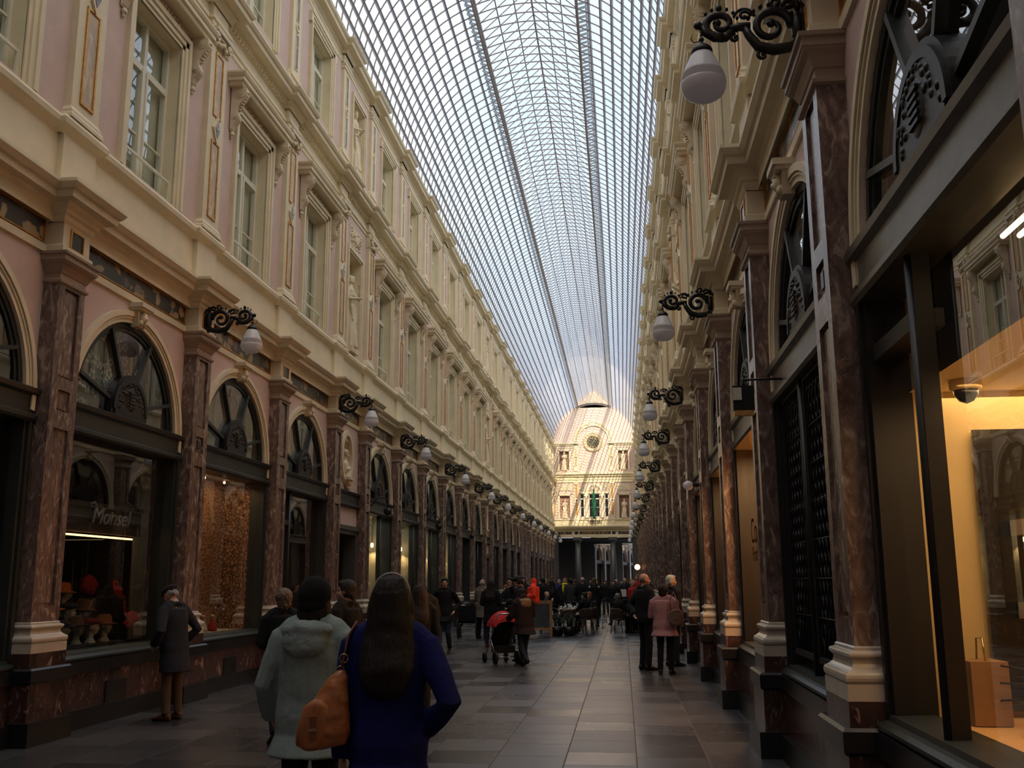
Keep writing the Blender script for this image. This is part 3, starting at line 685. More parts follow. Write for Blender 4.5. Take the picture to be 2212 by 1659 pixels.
def head(mb, K, T, big=1.0):
    hblob(mb, T, (0, -.012, .025), (.074, .092, .092)); hblob(mb, T, (0, .022, -.035), (.060, .064, .078)); hblob(mb, T, (0, .045, -.088), (.030, .030, .022))
    mb.tube([T(0, .085, .005), T(0, .106, -.028), T(0, .096, -.040)], [.008*K['s'], .014*K['s'], .010*K['s']], 8)
    hblob(mb, T, (0, .082, -.062), (.024, .012, .010), 10, 6); hblob(mb, T, (0, .078, .022), (.050, .018, .012), 10, 6)
    for sd in (-1, 1): hblob(mb, T, (sd*.076, -.005, -.012), (.012, .022, .032), 8, 6); hblob(mb, T, (sd*.042, .055, -.030), (.022, .026, .024), 8, 6)
def legs_mb(mb, K, add=0.0, cut=0.0):
    s = K['s']
    for nm in 'LR':
        h, k, a = K['hip'+nm], K['kn'+nm], K['an'+nm]
        mb.tube([h+Vector((0, 0, .05*s)), h, h.lerp(k, .5), k, k.lerp(a, .35), k.lerp(a, .75), a-Vector((0, 0, cut))], [(.082+add)*s, (.086+add)*s, (.070+add)*s, (.054+add)*s, (.053+add*1.1)*s, (.040+add*1.5)*s, (.036+add*1.8)*s], 12)
def arms_mb(mb, K, add=0.0, upto=1.0, cuff=0.0):
    s = K['s']
    for nm in 'LR':
        h, k, a = K['sh'+nm], K['el'+nm], K['wr'+nm]; sd = -1 if nm == 'L' else 1
        h0 = h+Vector((-sd*.05*s, 0, .012*s)); e = k.lerp(a, upto)
        mb.tube([h0, h, h.lerp(k, .5), k, k.lerp(e, .5), e], [(.050+add)*s, (.052+add)*s, (.044+add)*s, (.038+add)*s, (.036+add)*s, (.027+add+cuff)*s], 12)
def feet_dir(K, nm):
    return Vector((0, 1, 0))
def shoe(mb, K, nm, heel=0.0):
    s = K['s']; a = K['an'+nm]; z = a.z-.085*s; pitch = z > .03
    f = Vector((.12*(-1 if nm == 'L' else 1), 1, 0)).normalized(); r = Vector((f.y, -f.x, 0))
    def R(y, w, z0, z1, n=12):
        c = Vector((a.x, a.y, 0))+f*y*s; dz = z+(-(y)*.35*s if pitch else 0)
        out = []
        for k in range(n):
            t = 2*math.pi*k/n; q = c+r*math.cos(t)*w*s; zz = (z0+z1)/2+(z1-z0)/2*math.sin(t)
            out.append((q.x, q.y, max(0.0, zz*s+dz)))
        return out
    mb.loft([R(-.065, .018, .01, .06), R(-.055, .033, .0, .09), R(0, .038, .0, .105), R(.06, .040, .0, .085), R(.12, .044, .0, .060), R(.165, .040, .0, .048), R(.195, .022, .004, .034)], 0, True)
    mb.tube([a+Vector((0, 0, .04*s)), a, a-Vector((0, 0, .03*s))], [.042*s, .042*s, .040*s], 10)
def clamp0(mb):
    mb.v = [(x, y, max(z, 0.0)) for x, y, z in mb.v]
def person(name, loc, face, h=1.72, legs='stand', aL='down', aR='down', lean=0.0, wide=1.0, hy=0, hp=0, skin='skin', vox=.014,
           coat=None, hem=.80, flare=.03, cadd=.03, trousers=(.012, .012, .014), shoes=(.01, .009, .008), hair='short', hcol=(.02, .013, .01), hat=None,
           hatcol=(.01, .01, .01), hood=None, collar=None, label='', group=None, sleeve=1.0, tadd=.012, dress=None, rough=0.9, grip=.5, stone=None, bare=False, z0=0.0, coatbump=.5, crumple=.007):
    K = skeleton(h, legs, aL, aR, lean, wide); s = K['s']
    t = empty(name, (loc[0], loc[1], z0), math.radians(face)); T = head_tf(K, hy, hp)
    b = MB(); torso(b, K); head(b, K, T); legs_mb(b, K); arms_mb(b, K)
    for nm in 'LR': hand(b, K, nm, grip); shoe(b, K, nm)
    hc = K['head']; b.tube([Vector((0, K['lean']*.5*s, (1.46+K['up'])*s)), hc-Vector((0, 0, .05*s))], [.056*s, .052*s], 12)
    clamp0(b)
    remesh(b, 'body', min(vox, .012) if vox < .02 else vox, stone or skin, t, 1)
    if not stone:
        e = MB()
        for sd in (-1, 1):
            hblob(e, T, (sd*.031, .074, -.004), (.013, .008, .007), 8, 6)
        e.build('eyes', 'eye', t)
    if coat is not None:
        c = MB(); up, ln, wd = K['up'], K['lean'], K['wide']; zt = 1.45; rg = []
        low = []
        if hem < .86 and legs != 'sit':
            n = max(2, int((.86-hem)/.08))
            for j in range(n): z = hem+(.86-hem)*j/n; q = 1-j/n; low.append((z, .160+flare*q, .112+flare*q*1.1+(.05*q if legs.startswith('walk') else 0)))
        for z, rx, ry in low+[r for r in TORSO if r[0] >= max(.86 if legs != 'sit' else .86, hem) and r[0] <= zt]:
            ad = cadd if z < 1.42 else cadd*.8
            rx2 = max(rx, .150) if z < 1.3 else min(rx, .155)
            rg.append(ring((0, ln*(z-.93)*s, (z+up)*s), (rx2*wd+ad)*s, (max(ry, .11)*(.5+.5*wd)+ad)*s, 24))
        c.loft(rg); arms_mb(c, K, cadd*.75, sleeve*.98, .008)
        for nm, sd in (('L', -1), ('R', 1)):
            nb = Vector((sd*.045*s, (ln*.54-.005)*s, (1.495+up)*s)); c.tube([nb, nb.lerp(K['sh'+nm], .5)+Vector((0, 0, .006*s)), K['sh'+nm]+Vector((-sd*.01, 0, -.004*s))], [(.052+cadd*.5)*s, (.056+cadd*.6)*s, (.050+cadd*.7)*s], 12)
        c.tube([Vector((0, ln*.53*s, (1.42+up)*s)), Vector((0, ln*.56*s, (1.515+up)*s))], [.095*s, .066*s], 14)
        if legs == 'sit' and hem < .86:
            for nm in 'LR': c.tube([K['hip'+nm]-Vector((0, .05*s, 0)), K['hip'+nm].lerp(K['kn'+nm], .55)], [.115*s, .105*s], 12)
        if collar: c.tube([Vector((math.cos(a)*.075*s, math.sin(a)*.07*s+ln*.55*s, (1.49+up+.02*(-math.sin(a)))*s)) for a in [2*math.pi*j/14 for j in range(15)]], collar*s, 8)
        remesh(c, 'coat', max(vox*.9, .01), fabric(coat, rough, coatbump), t, 2, noise=(crumple if vox < .02 else 0), nscale=.10)
    if hood:
        c = MB(); ln = K['lean']*.5; zz = 1.45+K['up']
        hr = []
        for a in range(9):
            q = a/8; hr.append(None)
        c.tube([Vector((math.cos(a)*.125*s, (math.sin(a)*.105-.03+ln)*s, (zz+.025-(.05 if math.sin(a) < 0 else -.0)*(-math.sin(a)))*s)) for a in [2*math.pi*j/18 for j in range(19)]], .042*s, 10)
        blob(c, (0, (-.135+ln)*s, (zz-.055)*s), (.145*s, .065*s, .115*s)); blob(c, (0, (-.12+ln)*s, (zz+.01)*s), (.16*s, .075*s, .065*s))
        remesh(c, 'hood', vox*.9, fabric(hood[0], .9, hood[1] if len(hood) > 1 else .5), t, 2, noise=.02, nscale=.07)
    if trousers is not None and not dress:
        c = MB(); legs_mb(c, K, tadd, .0); torso(c, K, .012, .86, 1.06)
        for nm in 'LR': pass
        if legs == 'sit': blob(c, (0, 0, .56*s), (.17*s, .15*s, .10*s))
        remesh(c, 'trousers', vox, fabric(trousers, .9, .5, 30), t, 2)
    for nm in 'LR':
        if stone: break
        c = MB(); shoe(c, K, nm); clamp0(c); c.v = [(x, y, z) for x, y, z in c.v]
        cx = sum(p[0] for p in c.v)/len(c.v); cy = sum(p[1] for p in c.v)/len(c.v)
        c.v = [(cx+(x-cx)*1.12, cy+(y-cy)*1.06, z*1.08) for x, y, z in c.v]
        c.build('shoe', fabric(shoes, .45, .1), t)
    if hair:
        c = MB(); st = hair; nz = .004
        if st in ('short', 'curly', 'long', 'bun', 'bob'):
            hblob(c, T, (0, -.024, .038), (.085, .098, .092) if st != 'curly' else (.105, .112, .105)); hblob(c, T, (0, .04, .085), (.062, .045, .035))
            for sd in (-1, 1): hblob(c, T, (sd*.066, -.028, -.01), (.022, .05, .06))
            hblob(c, T, (0, -.075, -.035), (.062, .035, .06))
        if st == 'curly': nz = .03; hblob(c, T, (0, -.05, -.03), (.09, .07, .09))
        if st == 'ring':
            for sd in (-1, 1): hblob(c, T, (sd*.070, -.035, .01), (.014, .05, .045))
            hblob(c, T, (0, -.088, .0), (.062, .022, .055))
        if st == 'bob':
            for sd in (-1, 1): hblob(c, T, (sd*.075, -.02, -.06), (.03, .06, .10))
            hblob(c, T, (0, -.07, -.06), (.08, .045, .10))
        if st == 'long':
            c.loft([[T(math.cos(a)*rx, -.055+yo+math.sin(a)*ry, zz) for a in [2*math.pi*k/16 for k in range(16)]] for rx, ry, yo, zz in
                    ((.06, .05, .02, .115), (.098, .085, .015, .04), (.112, .085, .005, -.06), (.128, .072, -.015, -.15), (.138, .06, -.05, -.24), (.136, .05, -.085, -.33), (.115, .036, -.095, -.40), (.06, .02, -.10, -.46))])
            for sd in (-1, 1): hblob(c, T, (sd*.088, -.015, -.10), (.034, .06, .15))
        if st == 'bun': hblob(c, T, (0, -.12, .06), (.045, .045, .045))
        remesh(c, 'hair', max(.008, vox*.7), stone or hairmat(hcol), t, 2, noise=nz if st == 'curly' else (.012 if st == 'long' else .004), nscale=.02 if st == 'curly' else .07)
    if hat:
        c = MB()
        if hat == 'beanie': hblob(c, T, (0, -.022, .045), (.104, .116, .112)); hblob(c, T, (0, -.024, -.02), (.100, .108, .085))
        if hat == 'flatcap':
            hblob(c, T, (0, -.015, .085), (.098, .12, .042)); hblob(c, T, (0, .085, .055), (.065, .05, .014)); hblob(c, T, (0, -.02, .055), (.084, .1, .045))
        if hat == 'hoodup': hblob(c, T, (0, -.035, .01), (.108, .115, .135)); hblob(c, T, (0, -.05, -.09), (.11, .09, .09))
        remesh(c, 'hat', max(.009, vox*.7), fabric(hatcol, .95, .9, 160), t, 2)
    if dress:
        c = MB(); rg = []
        for j in range(22):
            q = j/21; z = dress['z1']+(dress['z0']-dress['z1'])*q
            w = .105+.03*math.sin(q*3.0)+.13*q**1.5
            rg.append(ring((dress.get('sway', .03)*math.sin(q*2.2)*s, 0, z*s), w*1.12*s, w*.85*s, 64, (.05+.05*q, 11, q*1.2)))
        c.loft(rg[::-1])
        if dress.get('top', True): torso(c, K, .014, .95, 1.42)
        if dress.get('sash', True):
            c.tube([Vector((math.cos(a)*.165*s, math.sin(a)*.125*s, (dress['z1']-.02+.04*math.cos(a))*s)) for a in [2*math.pi*k/20 for k in range(21)]], .028*s, 8)
            for sd in (-1, 1): c.tube([Vector((sd*.15*s, .07*s, dress['z1']*s)), Vector((sd*.18*s, .10*s, (dress['z1']-.3)*s)), Vector((sd*.15*s, .12*s, (dress['z1']-.6)*s))], [.02*s, .035*s, .03*s], 8)
        remesh(c, 'drapery', vox, stone or fabric(dress['col']), t, 1)
    if label: tag(t, label, 'person', group)
    return t
# carved statues: one continuous stone body with draperies, facing out of their niches
def statue(kind, vox=.02):
    if kind == 'a':
        t = person('statue', (0, 0), 0, 1.72, 'stand', 'fold', 'fold', hy=-35, stone='stone', hair='bun', dress=dict(z1=1.02, z0=.02, top=False), trousers=None, vox=vox)
    elif kind == 'b':
        t = person('statue', (0, 0), 0, 1.72, 'stand', 'chin', 'fold', hy=40, hp=-8, stone='stone', hair='bun', dress=dict(z1=1.25, z0=.02), trousers=None, vox=vox)
    else:
        t = person('statue', (0, 0), 0, 1.72, 'stand', 'back', 'bent', hy=-20, stone='stone', hair='curly', dress=dict(z1=1.30, z0=.02), trousers=None, vox=vox)
    mb = MB(); mb.box(-.28, .28, -.17, .17, -.10, .03); blob(mb, (0, 0, .02), (.3, .18, .06)); mb.build('plinth', 'stone', t)
    return t
STAT = {k: statue(k) for k in 'abc'}
USED = set()
def put_statue(k, loc, rz, label, sc=1.0, group='niche statues'):
    t = STAT[k] if k not in USED else copy_tree(STAT[k]); USED.add(k)
    t.location = loc; t.rotation_euler = (0, 0, rz); t.scale = (sc, sc, sc); tag(t, label, 'statue', group); return t
# ================================================================ upper storeys
def mk_upper_pil():
    t = empty('upper_pilaster')
    mb = MB(); mb.box(.05, .15, -.36, .36, 6.15, 6.80)
    mb.rectloft([(.05, 7.0), (.05, 7.04), (.035, 7.07), (.035, 7.10), (.015, 7.13), (0, 7.16), (0, 10.10), (.0, 10.12), (.02, 10.13), (.02, 10.42)], .31, .17, .05)
    mb.box(.06, .16, -.30, .30, 10.60, 10.82)
    mb.build('pilaster_body', 'cream', t)
    mb = MB()
    for a, b in ((7.28, 8.52), (8.98, 10.02)):
        mb.box(.165, .176, -.13, .13, a, b, 0)
        for q in ((-.15, -.12, a, b), (.12, .15, a, b), (-.15, .15, a-.02, a+.01), (-.15, .15, b-.01, b+.02)): mb.box(.165, .19, *q, 1)
    mb.build('inlay_panel', ['ocher', 'gold'], t)
    mb = MB(); c = 8.75
    mb.prism([(0, c-.24), (.14, c), (0, c+.24), (-.14, c)], .165, .205, 0); mb.prism([(0, c-.15), (.085, c), (0, c+.15), (-.085, c)], .2, .212, 1); blob(mb, (.212, 0, c), (.015, .03, .03), 8, 6)
    mb.build('lozenge', ['cream', 'marble'], t)
    mb = MB()
    for sd in (-1, 1):
        pts = []
        for j in range(22):
            a = j*.42; r = .085*(1-j/24); pts.append((.235, sd*(.235+r*math.cos(a)), 10.25+r*math.sin(a)))
        mb.tube(pts, [.022*(1-j/40) for j in range(22)], 6); mb.tube([(.17, sd*.235, 10.25), (.25, sd*.235, 10.25)], .07, 10)
        blob(mb, (.25, sd*.235, 10.25), (.025, .022, .022), 8, 6)
        blob(mb, (.22, sd*.10, 10.16), (.04, .06, .05), 8, 6)
    blob(mb, (.23, 0, 10.20), (.04, .07, .05), 8, 6); mb.box(.15, .26, -.30, .30, 10.34, 10.42); mb.tube([(.2, -.2, 10.32), (.215, 0, 10.30), (.2, .2, 10.32)], .022, 8)
    mb.build('ionic_capital', 'stone', t)
    mb = MB(); mb.box(.05, .15, -.36, .36, 11.16, 11.58); mb.rectloft([(.03, 11.58), (.03, 11.64), (.012, 11.68), (0, 11.70), (0, 13.72), (.03, 13.74), (.03, 13.80), (.05, 13.82), (.05, 13.86)], .27, .15, .05); mb.box(.05, .16, -.29, .29, 13.98, 14.1)
    mb.box(.0, .2, -.33, .33, 14.38, 14.66)
    mb.build('attic_pilaster_body', 'cream', t)
    mb = MB()
    for a, b in ((11.82, 12.58), (12.88, 13.62)):
        mb.box(.145, .156, -.07, .07, a, b, 0)
        for q in ((-.085, -.065, a, b), (.065, .085, a, b), (-.085, .085, a-.01, a+.01), (-.085, .085, b-.01, b+.01)): mb.box(.145, .165, *q, 1)
    mb.lathe([(.001, .155), (.06, .155), (.06, .175), (.09, .178), (.10, .15)], 16, (0, 0, 12.73), 1, axis='x')
    mb.build('attic_inlay', ['marble', 'cream'], t)
    return t
for side in 'LR':
    for n, p in enumerate(PY):
        if side == 'L' and n == 0: continue
        t = first_or_copy('upil', mk_upper_pil); t.parent = WALL[side]; t.location = (0, p if side == 'L' else -p, 0)
def casement(t, hw, z0, z1, d, mat='white', tr=.30):
    mb = MB(); zt = z1-(z1-z0)*tr; f = .055
    for q in ((-hw, -hw+f, z0, z1), (hw-f, hw, z0, z1), (-hw, hw, z0, z0+f*1.4), (-hw, hw, z1-f, z1), (-hw, hw, zt-.05, zt+.05), (-.04, .04, z0, z1)): mb.box(d-.05, d+.03, *q)
    for s_ in (-1, 1):
        mb.box(d-.04, d+.045, s_*.04 if s_ > 0 else -.085, .085 if s_ > 0 else -.04, z0, zt)
        mb.box(d-.02, d+.015, min(s_*.08, s_*hw), max(s_*.08, s_*hw), z0+(zt-z0)*.42-.012, z0+(zt-z0)*.42+.012)
    mb.build('casement_frame', mat, t)
    g = MB(); g.add([(d, -hw, z0), (d, hw, z0), (d, hw, z1), (d, -hw, z1)], [(0, 1, 2, 3)]); g.build('pane', 'glass', t)
    g = MB(); g.add([(d-.10, -hw, z0), (d-.10, hw, z0), (d-.10, hw, z1), (d-.10, -hw, z1)], [(0, 1, 2, 3)]); g.build('blind', 'blind', t)
def mk_corbel(t, y):
    mb = MB()
    pr = [(.10, 9.86)]
    pts = [(.34, 9.86), (.37, 9.80), (.36, 9.72), (.31, 9.64), (.25, 9.57), (.215, 9.49), (.22, 9.41), (.245, 9.36), (.235, 9.30), (.20, 9.25), (.16, 9.20), (.13, 9.13), (.10, 9.10)]
    mb.prismy(pr+pts, y-.075, y+.075)
    mb.tube([(.275, y-.09, 9.76), (.275, y+.09, 9.76)], .085, 14); mb.tube([(.275, y-.105, 9.76), (.275, y+.105, 9.76)], .04, 10)
    mb.tube([(.19, y-.085, 9.34), (.19, y+.085, 9.34)], .055, 12); mb.tube([(.19, y-.10, 9.34), (.19, y+.10, 9.34)], .025, 8)
    for j in range(7): blob(mb, (.36-.021*j, y, 9.78-.05*j), (.03, .045, .022), 6, 5)
    blob(mb, (.12, y, 9.05), (.04, .05, .05), 8, 6); blob(mb, (.11, y, 8.99), (.025, .03, .03), 6, 5)
    mb.build('corbel', 'stone', t)
def mk_win1(hw):
    t = empty('window_0'); z0, z1 = 7.06, 9.52; o = .22
    mb = MB()
    for i, (a, b, dd) in enumerate(((0, .06, .10), (.06, .14, .125), (.14, .22, .15))):
        for s_ in (-1, 1): mb.box(.07, dd, min(s_*(hw+a), s_*(hw+b)), max(s_*(hw+a), s_*(hw+b)), 7.0, z1+b)
        mb.box(.07, dd, -hw-b, hw+b, z1+a, z1+b)
    mb.build('surround', 'cream', t)
    casement(t, hw, z0, z1, -.13)
    mb = MB(); mb.box(-.15, .02, -hw, hw, z0-.03, z0+.02); mb.box(.0, .03, -hw, hw, z0+.30, z0+.335); mb.box(.0, .03, -hw, -hw+.03, z0, z0+.33); mb.box(.0, .03, hw-.03, hw, z0, z0+.33)
    mb.build('guard_rail', 'white', t)
    mk_corbel(t, -hw-.36); mk_corbel(t, hw+.36)
    mb = MB(); H = hw+.50
    mb.sweep([(.08, -H), (.30, -H), (.30, H), (.08, H)], [(0, 9.86), (.02, 9.88), (.02, 9.92), (.06, 9.94), (.06, 10.0), (.08, 10.02), (.10, 10.06), (.10, 10.09), (-.25, 10.12)]); mb.box(.08, .31, -H, H, 9.86, 9.89)
    mb.build('hood_mould', 'cream', t)
    mb = MB(); rnd = random.Random(5)
    for j in range(14): blob(mb, (.11, -.62*hw/.7+j*.095*hw/.7, 9.80+.02*(j % 2)), (.03, .035, .03), 6, 5)
    mb.build('carved_garland', 'stone', t)
    return t
def mk_win2(hw):
    t = empty('window_0'); z0, z1 = 11.72, 13.5
    mb = MB()
    for i, (a, b, dd) in enumerate(((0, .06, .10), (.06, .13, .125), (.13, .19, .15))):
        for s_ in (-1, 1): mb.box(.07, dd, min(s_*(hw+a), s_*(hw+b)), max(s_*(hw+a), s_*(hw+b)), 11.62, z1+b)
        mb.box(.07, dd, -hw-b, hw+b, z1+a, z1+b)
    mb.box(.07, .17, -hw-.24, hw+.24, z1+.19, z1+.24)
    for s_ in (-1, 1): mb.box(.07, .15, min(s_*(hw+.13), s_*(hw+.26)), max(s_*(hw+.13), s_*(hw+.26)), z1-.02, z1+.19)
    mb.build('surround', 'cream', t)
    casement(t, hw, z0, z1, -.13)
    return t
def mk_niche(hw, z0, z1):
    def f():
        t = empty('statue_niche')
        mb = MB()
        for i, (a, b, dd) in enumerate(((0, .05, .10), (.05, .12, .13))):
            for s_ in (-1, 1): mb.box(.07, dd, min(s_*(hw+a), s_*(hw+b)), max(s_*(hw+a), s_*(hw+b)), z0-.06, z1+b)
            mb.box(.07, dd, -hw-b, hw+b, z1+a, z1+b)
        mb.add([(-.19, -hw, z0), (-.19, hw, z0), (-.19, hw, z1), (-.19, -hw, z1)], [(0, 1, 2, 3)])
        mb.build('surround', 'cream', t)
        return t
    return f
M['relief'] = M['stone']
def mk_relief(hw, z0, z1):
    def f():
        mb = MB(); mb.box(.07, .095, -hw, hw, z0, z1); rnd = random.Random(11)
        for j in range(60):
            y = rnd.uniform(-hw+.05, hw-.05); z = rnd.uniform(z0+.05, z1-.05); blob(mb, (.10, y, z), (.035, rnd.uniform(.02, .06), rnd.uniform(.02, .05)), 6, 4)
        blob(mb, (.11, 0, (z0+z1)/2), (.05, .10, .14), 10, 8)
        for s_ in (-1, 1):
            pts = [(.12, s_*(.25+.11*(1-j/20)*math.cos(j*.4)), (z0+z1)/2+.11*(1-j/20)*math.sin(j*.4)) for j in range(18)]; mb.tube(pts, .016, 6)
        return mb.build('carved_relief', 'stone')
    return f
wn_ = 1
for side in 'LR':
    for (i, yc, hw, k) in BAYS:
        if side == 'L' and i == 0: continue
        y = yc if side == 'L' else -yc
        for lv in (1, 2):
            if k == 'niche':
                t = first_or_copy('ni%d' % lv, mk_niche(.58 if lv == 1 else .55, *( (7.06, 9.52) if lv == 1 else (11.72, 13.5)))); t.parent = WALL[side]; t.location = (0, y, 0)
                if lv == 1: 
                    r = first_or_copy('rel', mk_relief(.52, 9.62, 10.22)); r.parent = WALL[side]; r.location = (0, y, 0)
                X = (XL-.02) if side == 'L' else (XR+.02); zz = 7.20 if lv == 1 else 11.76
                put_statue('bac'[(i+lv) % 3], (X, yc, zz), -math.pi/2 if side == 'L' else math.pi/2,
                           'pale stone statue, %s floor niche of the %s, %s' % (('first', 'second')[lv-1], WN[side], 'above the oval bust' if i == 5 else 'past the cafe'), 1.08 if lv == 1 else .96)
                continue
            hw_ = (.705, .69)[lv-1] if k == 'arch' else (.58, .55)[lv-1]
            t = first_or_copy('w%d%.2f' % (lv, hw_), (lambda: mk_win1(hw_)) if lv == 1 else (lambda: mk_win2(hw_)))
            t.name = 'window_%d' % wn_; wn_ += 1; wall_place(t, side, yc); tag(t, kind='structure')
# ---------------------------------------------------------------- ground floor of the narrow bays
def mk_doorway(poster):
    t = empty('doorway_front'); h = 1.33-HP
    MB().sweep([(0, -h), (0, h)], [(-.1, 3.40), (.06, 3.40), (.08, 3.43), (.08, 3.47), (.05, 3.49), (.05, 3.68), (.09, 3.71), (.10, 3.76), (.06, 3.78), (-.1, 3.79)]).build('lintel_beam', 'iron', t)
    mb = MB(); mb.box(-.25, .0, -h, h, 2.96, 3.42); mb.build('plaster_band', 'pink', t)
    mb = MB(); mb.box(-.2, .10, -h, h, 2.86, 2.96); mb.box(-.2, .06, -h, h, 2.76, 2.86)
    for s_ in (-1, 1): mb.box(-.25, .05, min(s_*(h-.20), s_*h), max(s_*(h-.20), s_*h), 0, 2.80)
    mb.build('door_frame', 'column', t)
    mb = MB(); mb.box(-.62, -.57, -h+.2, h-.2, .0, 2.76)
    for a, b in ((-h+.28, -.05), (.05, h-.28)):
        for c, e in ((.3, 1.1), (1.25, 2.5)): mb.box(-.58, -.55, a, b, c, e)
    mb.build('door_leaf', 'iron', t)
    if poster:
        mb = MB(); mb.box(-.548, -.54, -.42, -.18, 1.95, 2.55, 0); blob(mb, (-.54, -.30, 2.22), (.006, .07, .18), 10, 8, 1); mb.build('poster', ['white', 'red'], t)
    return t
M['red'] = plain('red_paint', (0.55, 0.04, 0.03), 0.6)
def mk_oval():
    t = empty('oval_niche'); n = 40
    def ov(ry, rz, dd0, dd1, ry2, rz2, name, mat):
        mb = MB(); rg = []
        for j in range(n+1):
            a = 2*math.pi*j/n; c, s_ = math.cos(a), math.sin(a)
            rg.append([(dd0, ry*c, 4.56+rz*s_), (dd1, ry*c, 4.56+rz*s_), (dd1, ry2*c, 4.56+rz2*s_), (dd0, ry2*c, 4.56+rz2*s_)])
        mb.loft(rg); mb.build(name, mat, t)
    ov(.40, .52, -.02, .05, .50, .62, 'oval_frame', 'cream'); ov(.50, .62, -.02, .03, .54, .66, 'oval_moulding', 'cream')
    mb = MB(); rg = []
    for q, d in ((1.0, .02), (.98, -.10), (.85, -.18), (.5, -.22), (.01, -.24)): rg.append([(d, .42*q*math.cos(2*math.pi*j/n), 4.56+.54*q*math.sin(2*math.pi*j/n)) for j in range(n)])
    mb.loft(rg, 0, True, cap=False); mb.build('niche_bowl', 'stone', t)
    mb = MB(); mb.box(-.05, .16, -.20, .20, 4.02, 4.08); mb.prism([(-.14, 4.02), (.14, 4.02), (.05, 3.84), (-.05, 3.84)], .02, .12); blob(mb, (.07, 0, 3.83), (.05, .10, .05)); mb.tube([(.09, -.10, 3.97), (.12, 0, 3.92), (.09, .10, 3.97)], .03, 8)
    mb.build('bracket', 'stone', t)
    return t
def bust():
    K = skeleton(1.7, 'stand', 'down', 'down'); mb = MB(); T = head_tf(K, 30, -5); head(mb, K, T); torso(mb, K, .0, 1.18); hblob(mb, T, (0, -.02, .04), (.09, .10, .09)); hblob(mb, T, (0, -.06, -.04), (.07, .05, .09))
    mb.loft([ring((0, 0, z), r, r*.75) for z, r in ((1.02, .11), (1.06, .11), (1.08, .06), (1.14, .07), (1.18, .12))])
    mb.tube([(-.17, 0, 1.33), (-.05, .12, 1.24), (.12, .11, 1.20)], .035, 8)
    o = remesh(mb, 'bust_body', .012, 'stone', None, 1); o.name = 'stone_bust'; return o
for side in 'LR':
    for (i, yc, hw, k) in BAYS:
        if k != 'niche': continue
        t = first_or_copy('door%d' % (i == 5), lambda: mk_doorway(i == 5)); wall_place(t, side, yc)
        tag(t, 'dark recessed doorway under a pink plaster band, in the narrow bay of the %s %s' % (WN[side], 'before the fifth pilaster' if i == 5 else 'further on'), 'doorway', 'doorways in the narrow bays')
        t = first_or_copy('oval', mk_oval); t.parent = WALL[side]; t.location = (0, yc if side == 'L' else -yc, 0)
        b = first_or_copy('bust', bust); X = (XL-.04) if side == 'L' else (XR+.04); b.location = (X, yc, 3.06); b.rotation_euler = (0, 0, -math.pi/2 if side == 'L' else math.pi/2)
        tag(b, 'pale stone bust in an oval niche, %s, %s' % (WN[side], 'first narrow bay' if i == 5 else 'second narrow bay'), 'bust', 'oval niche busts')

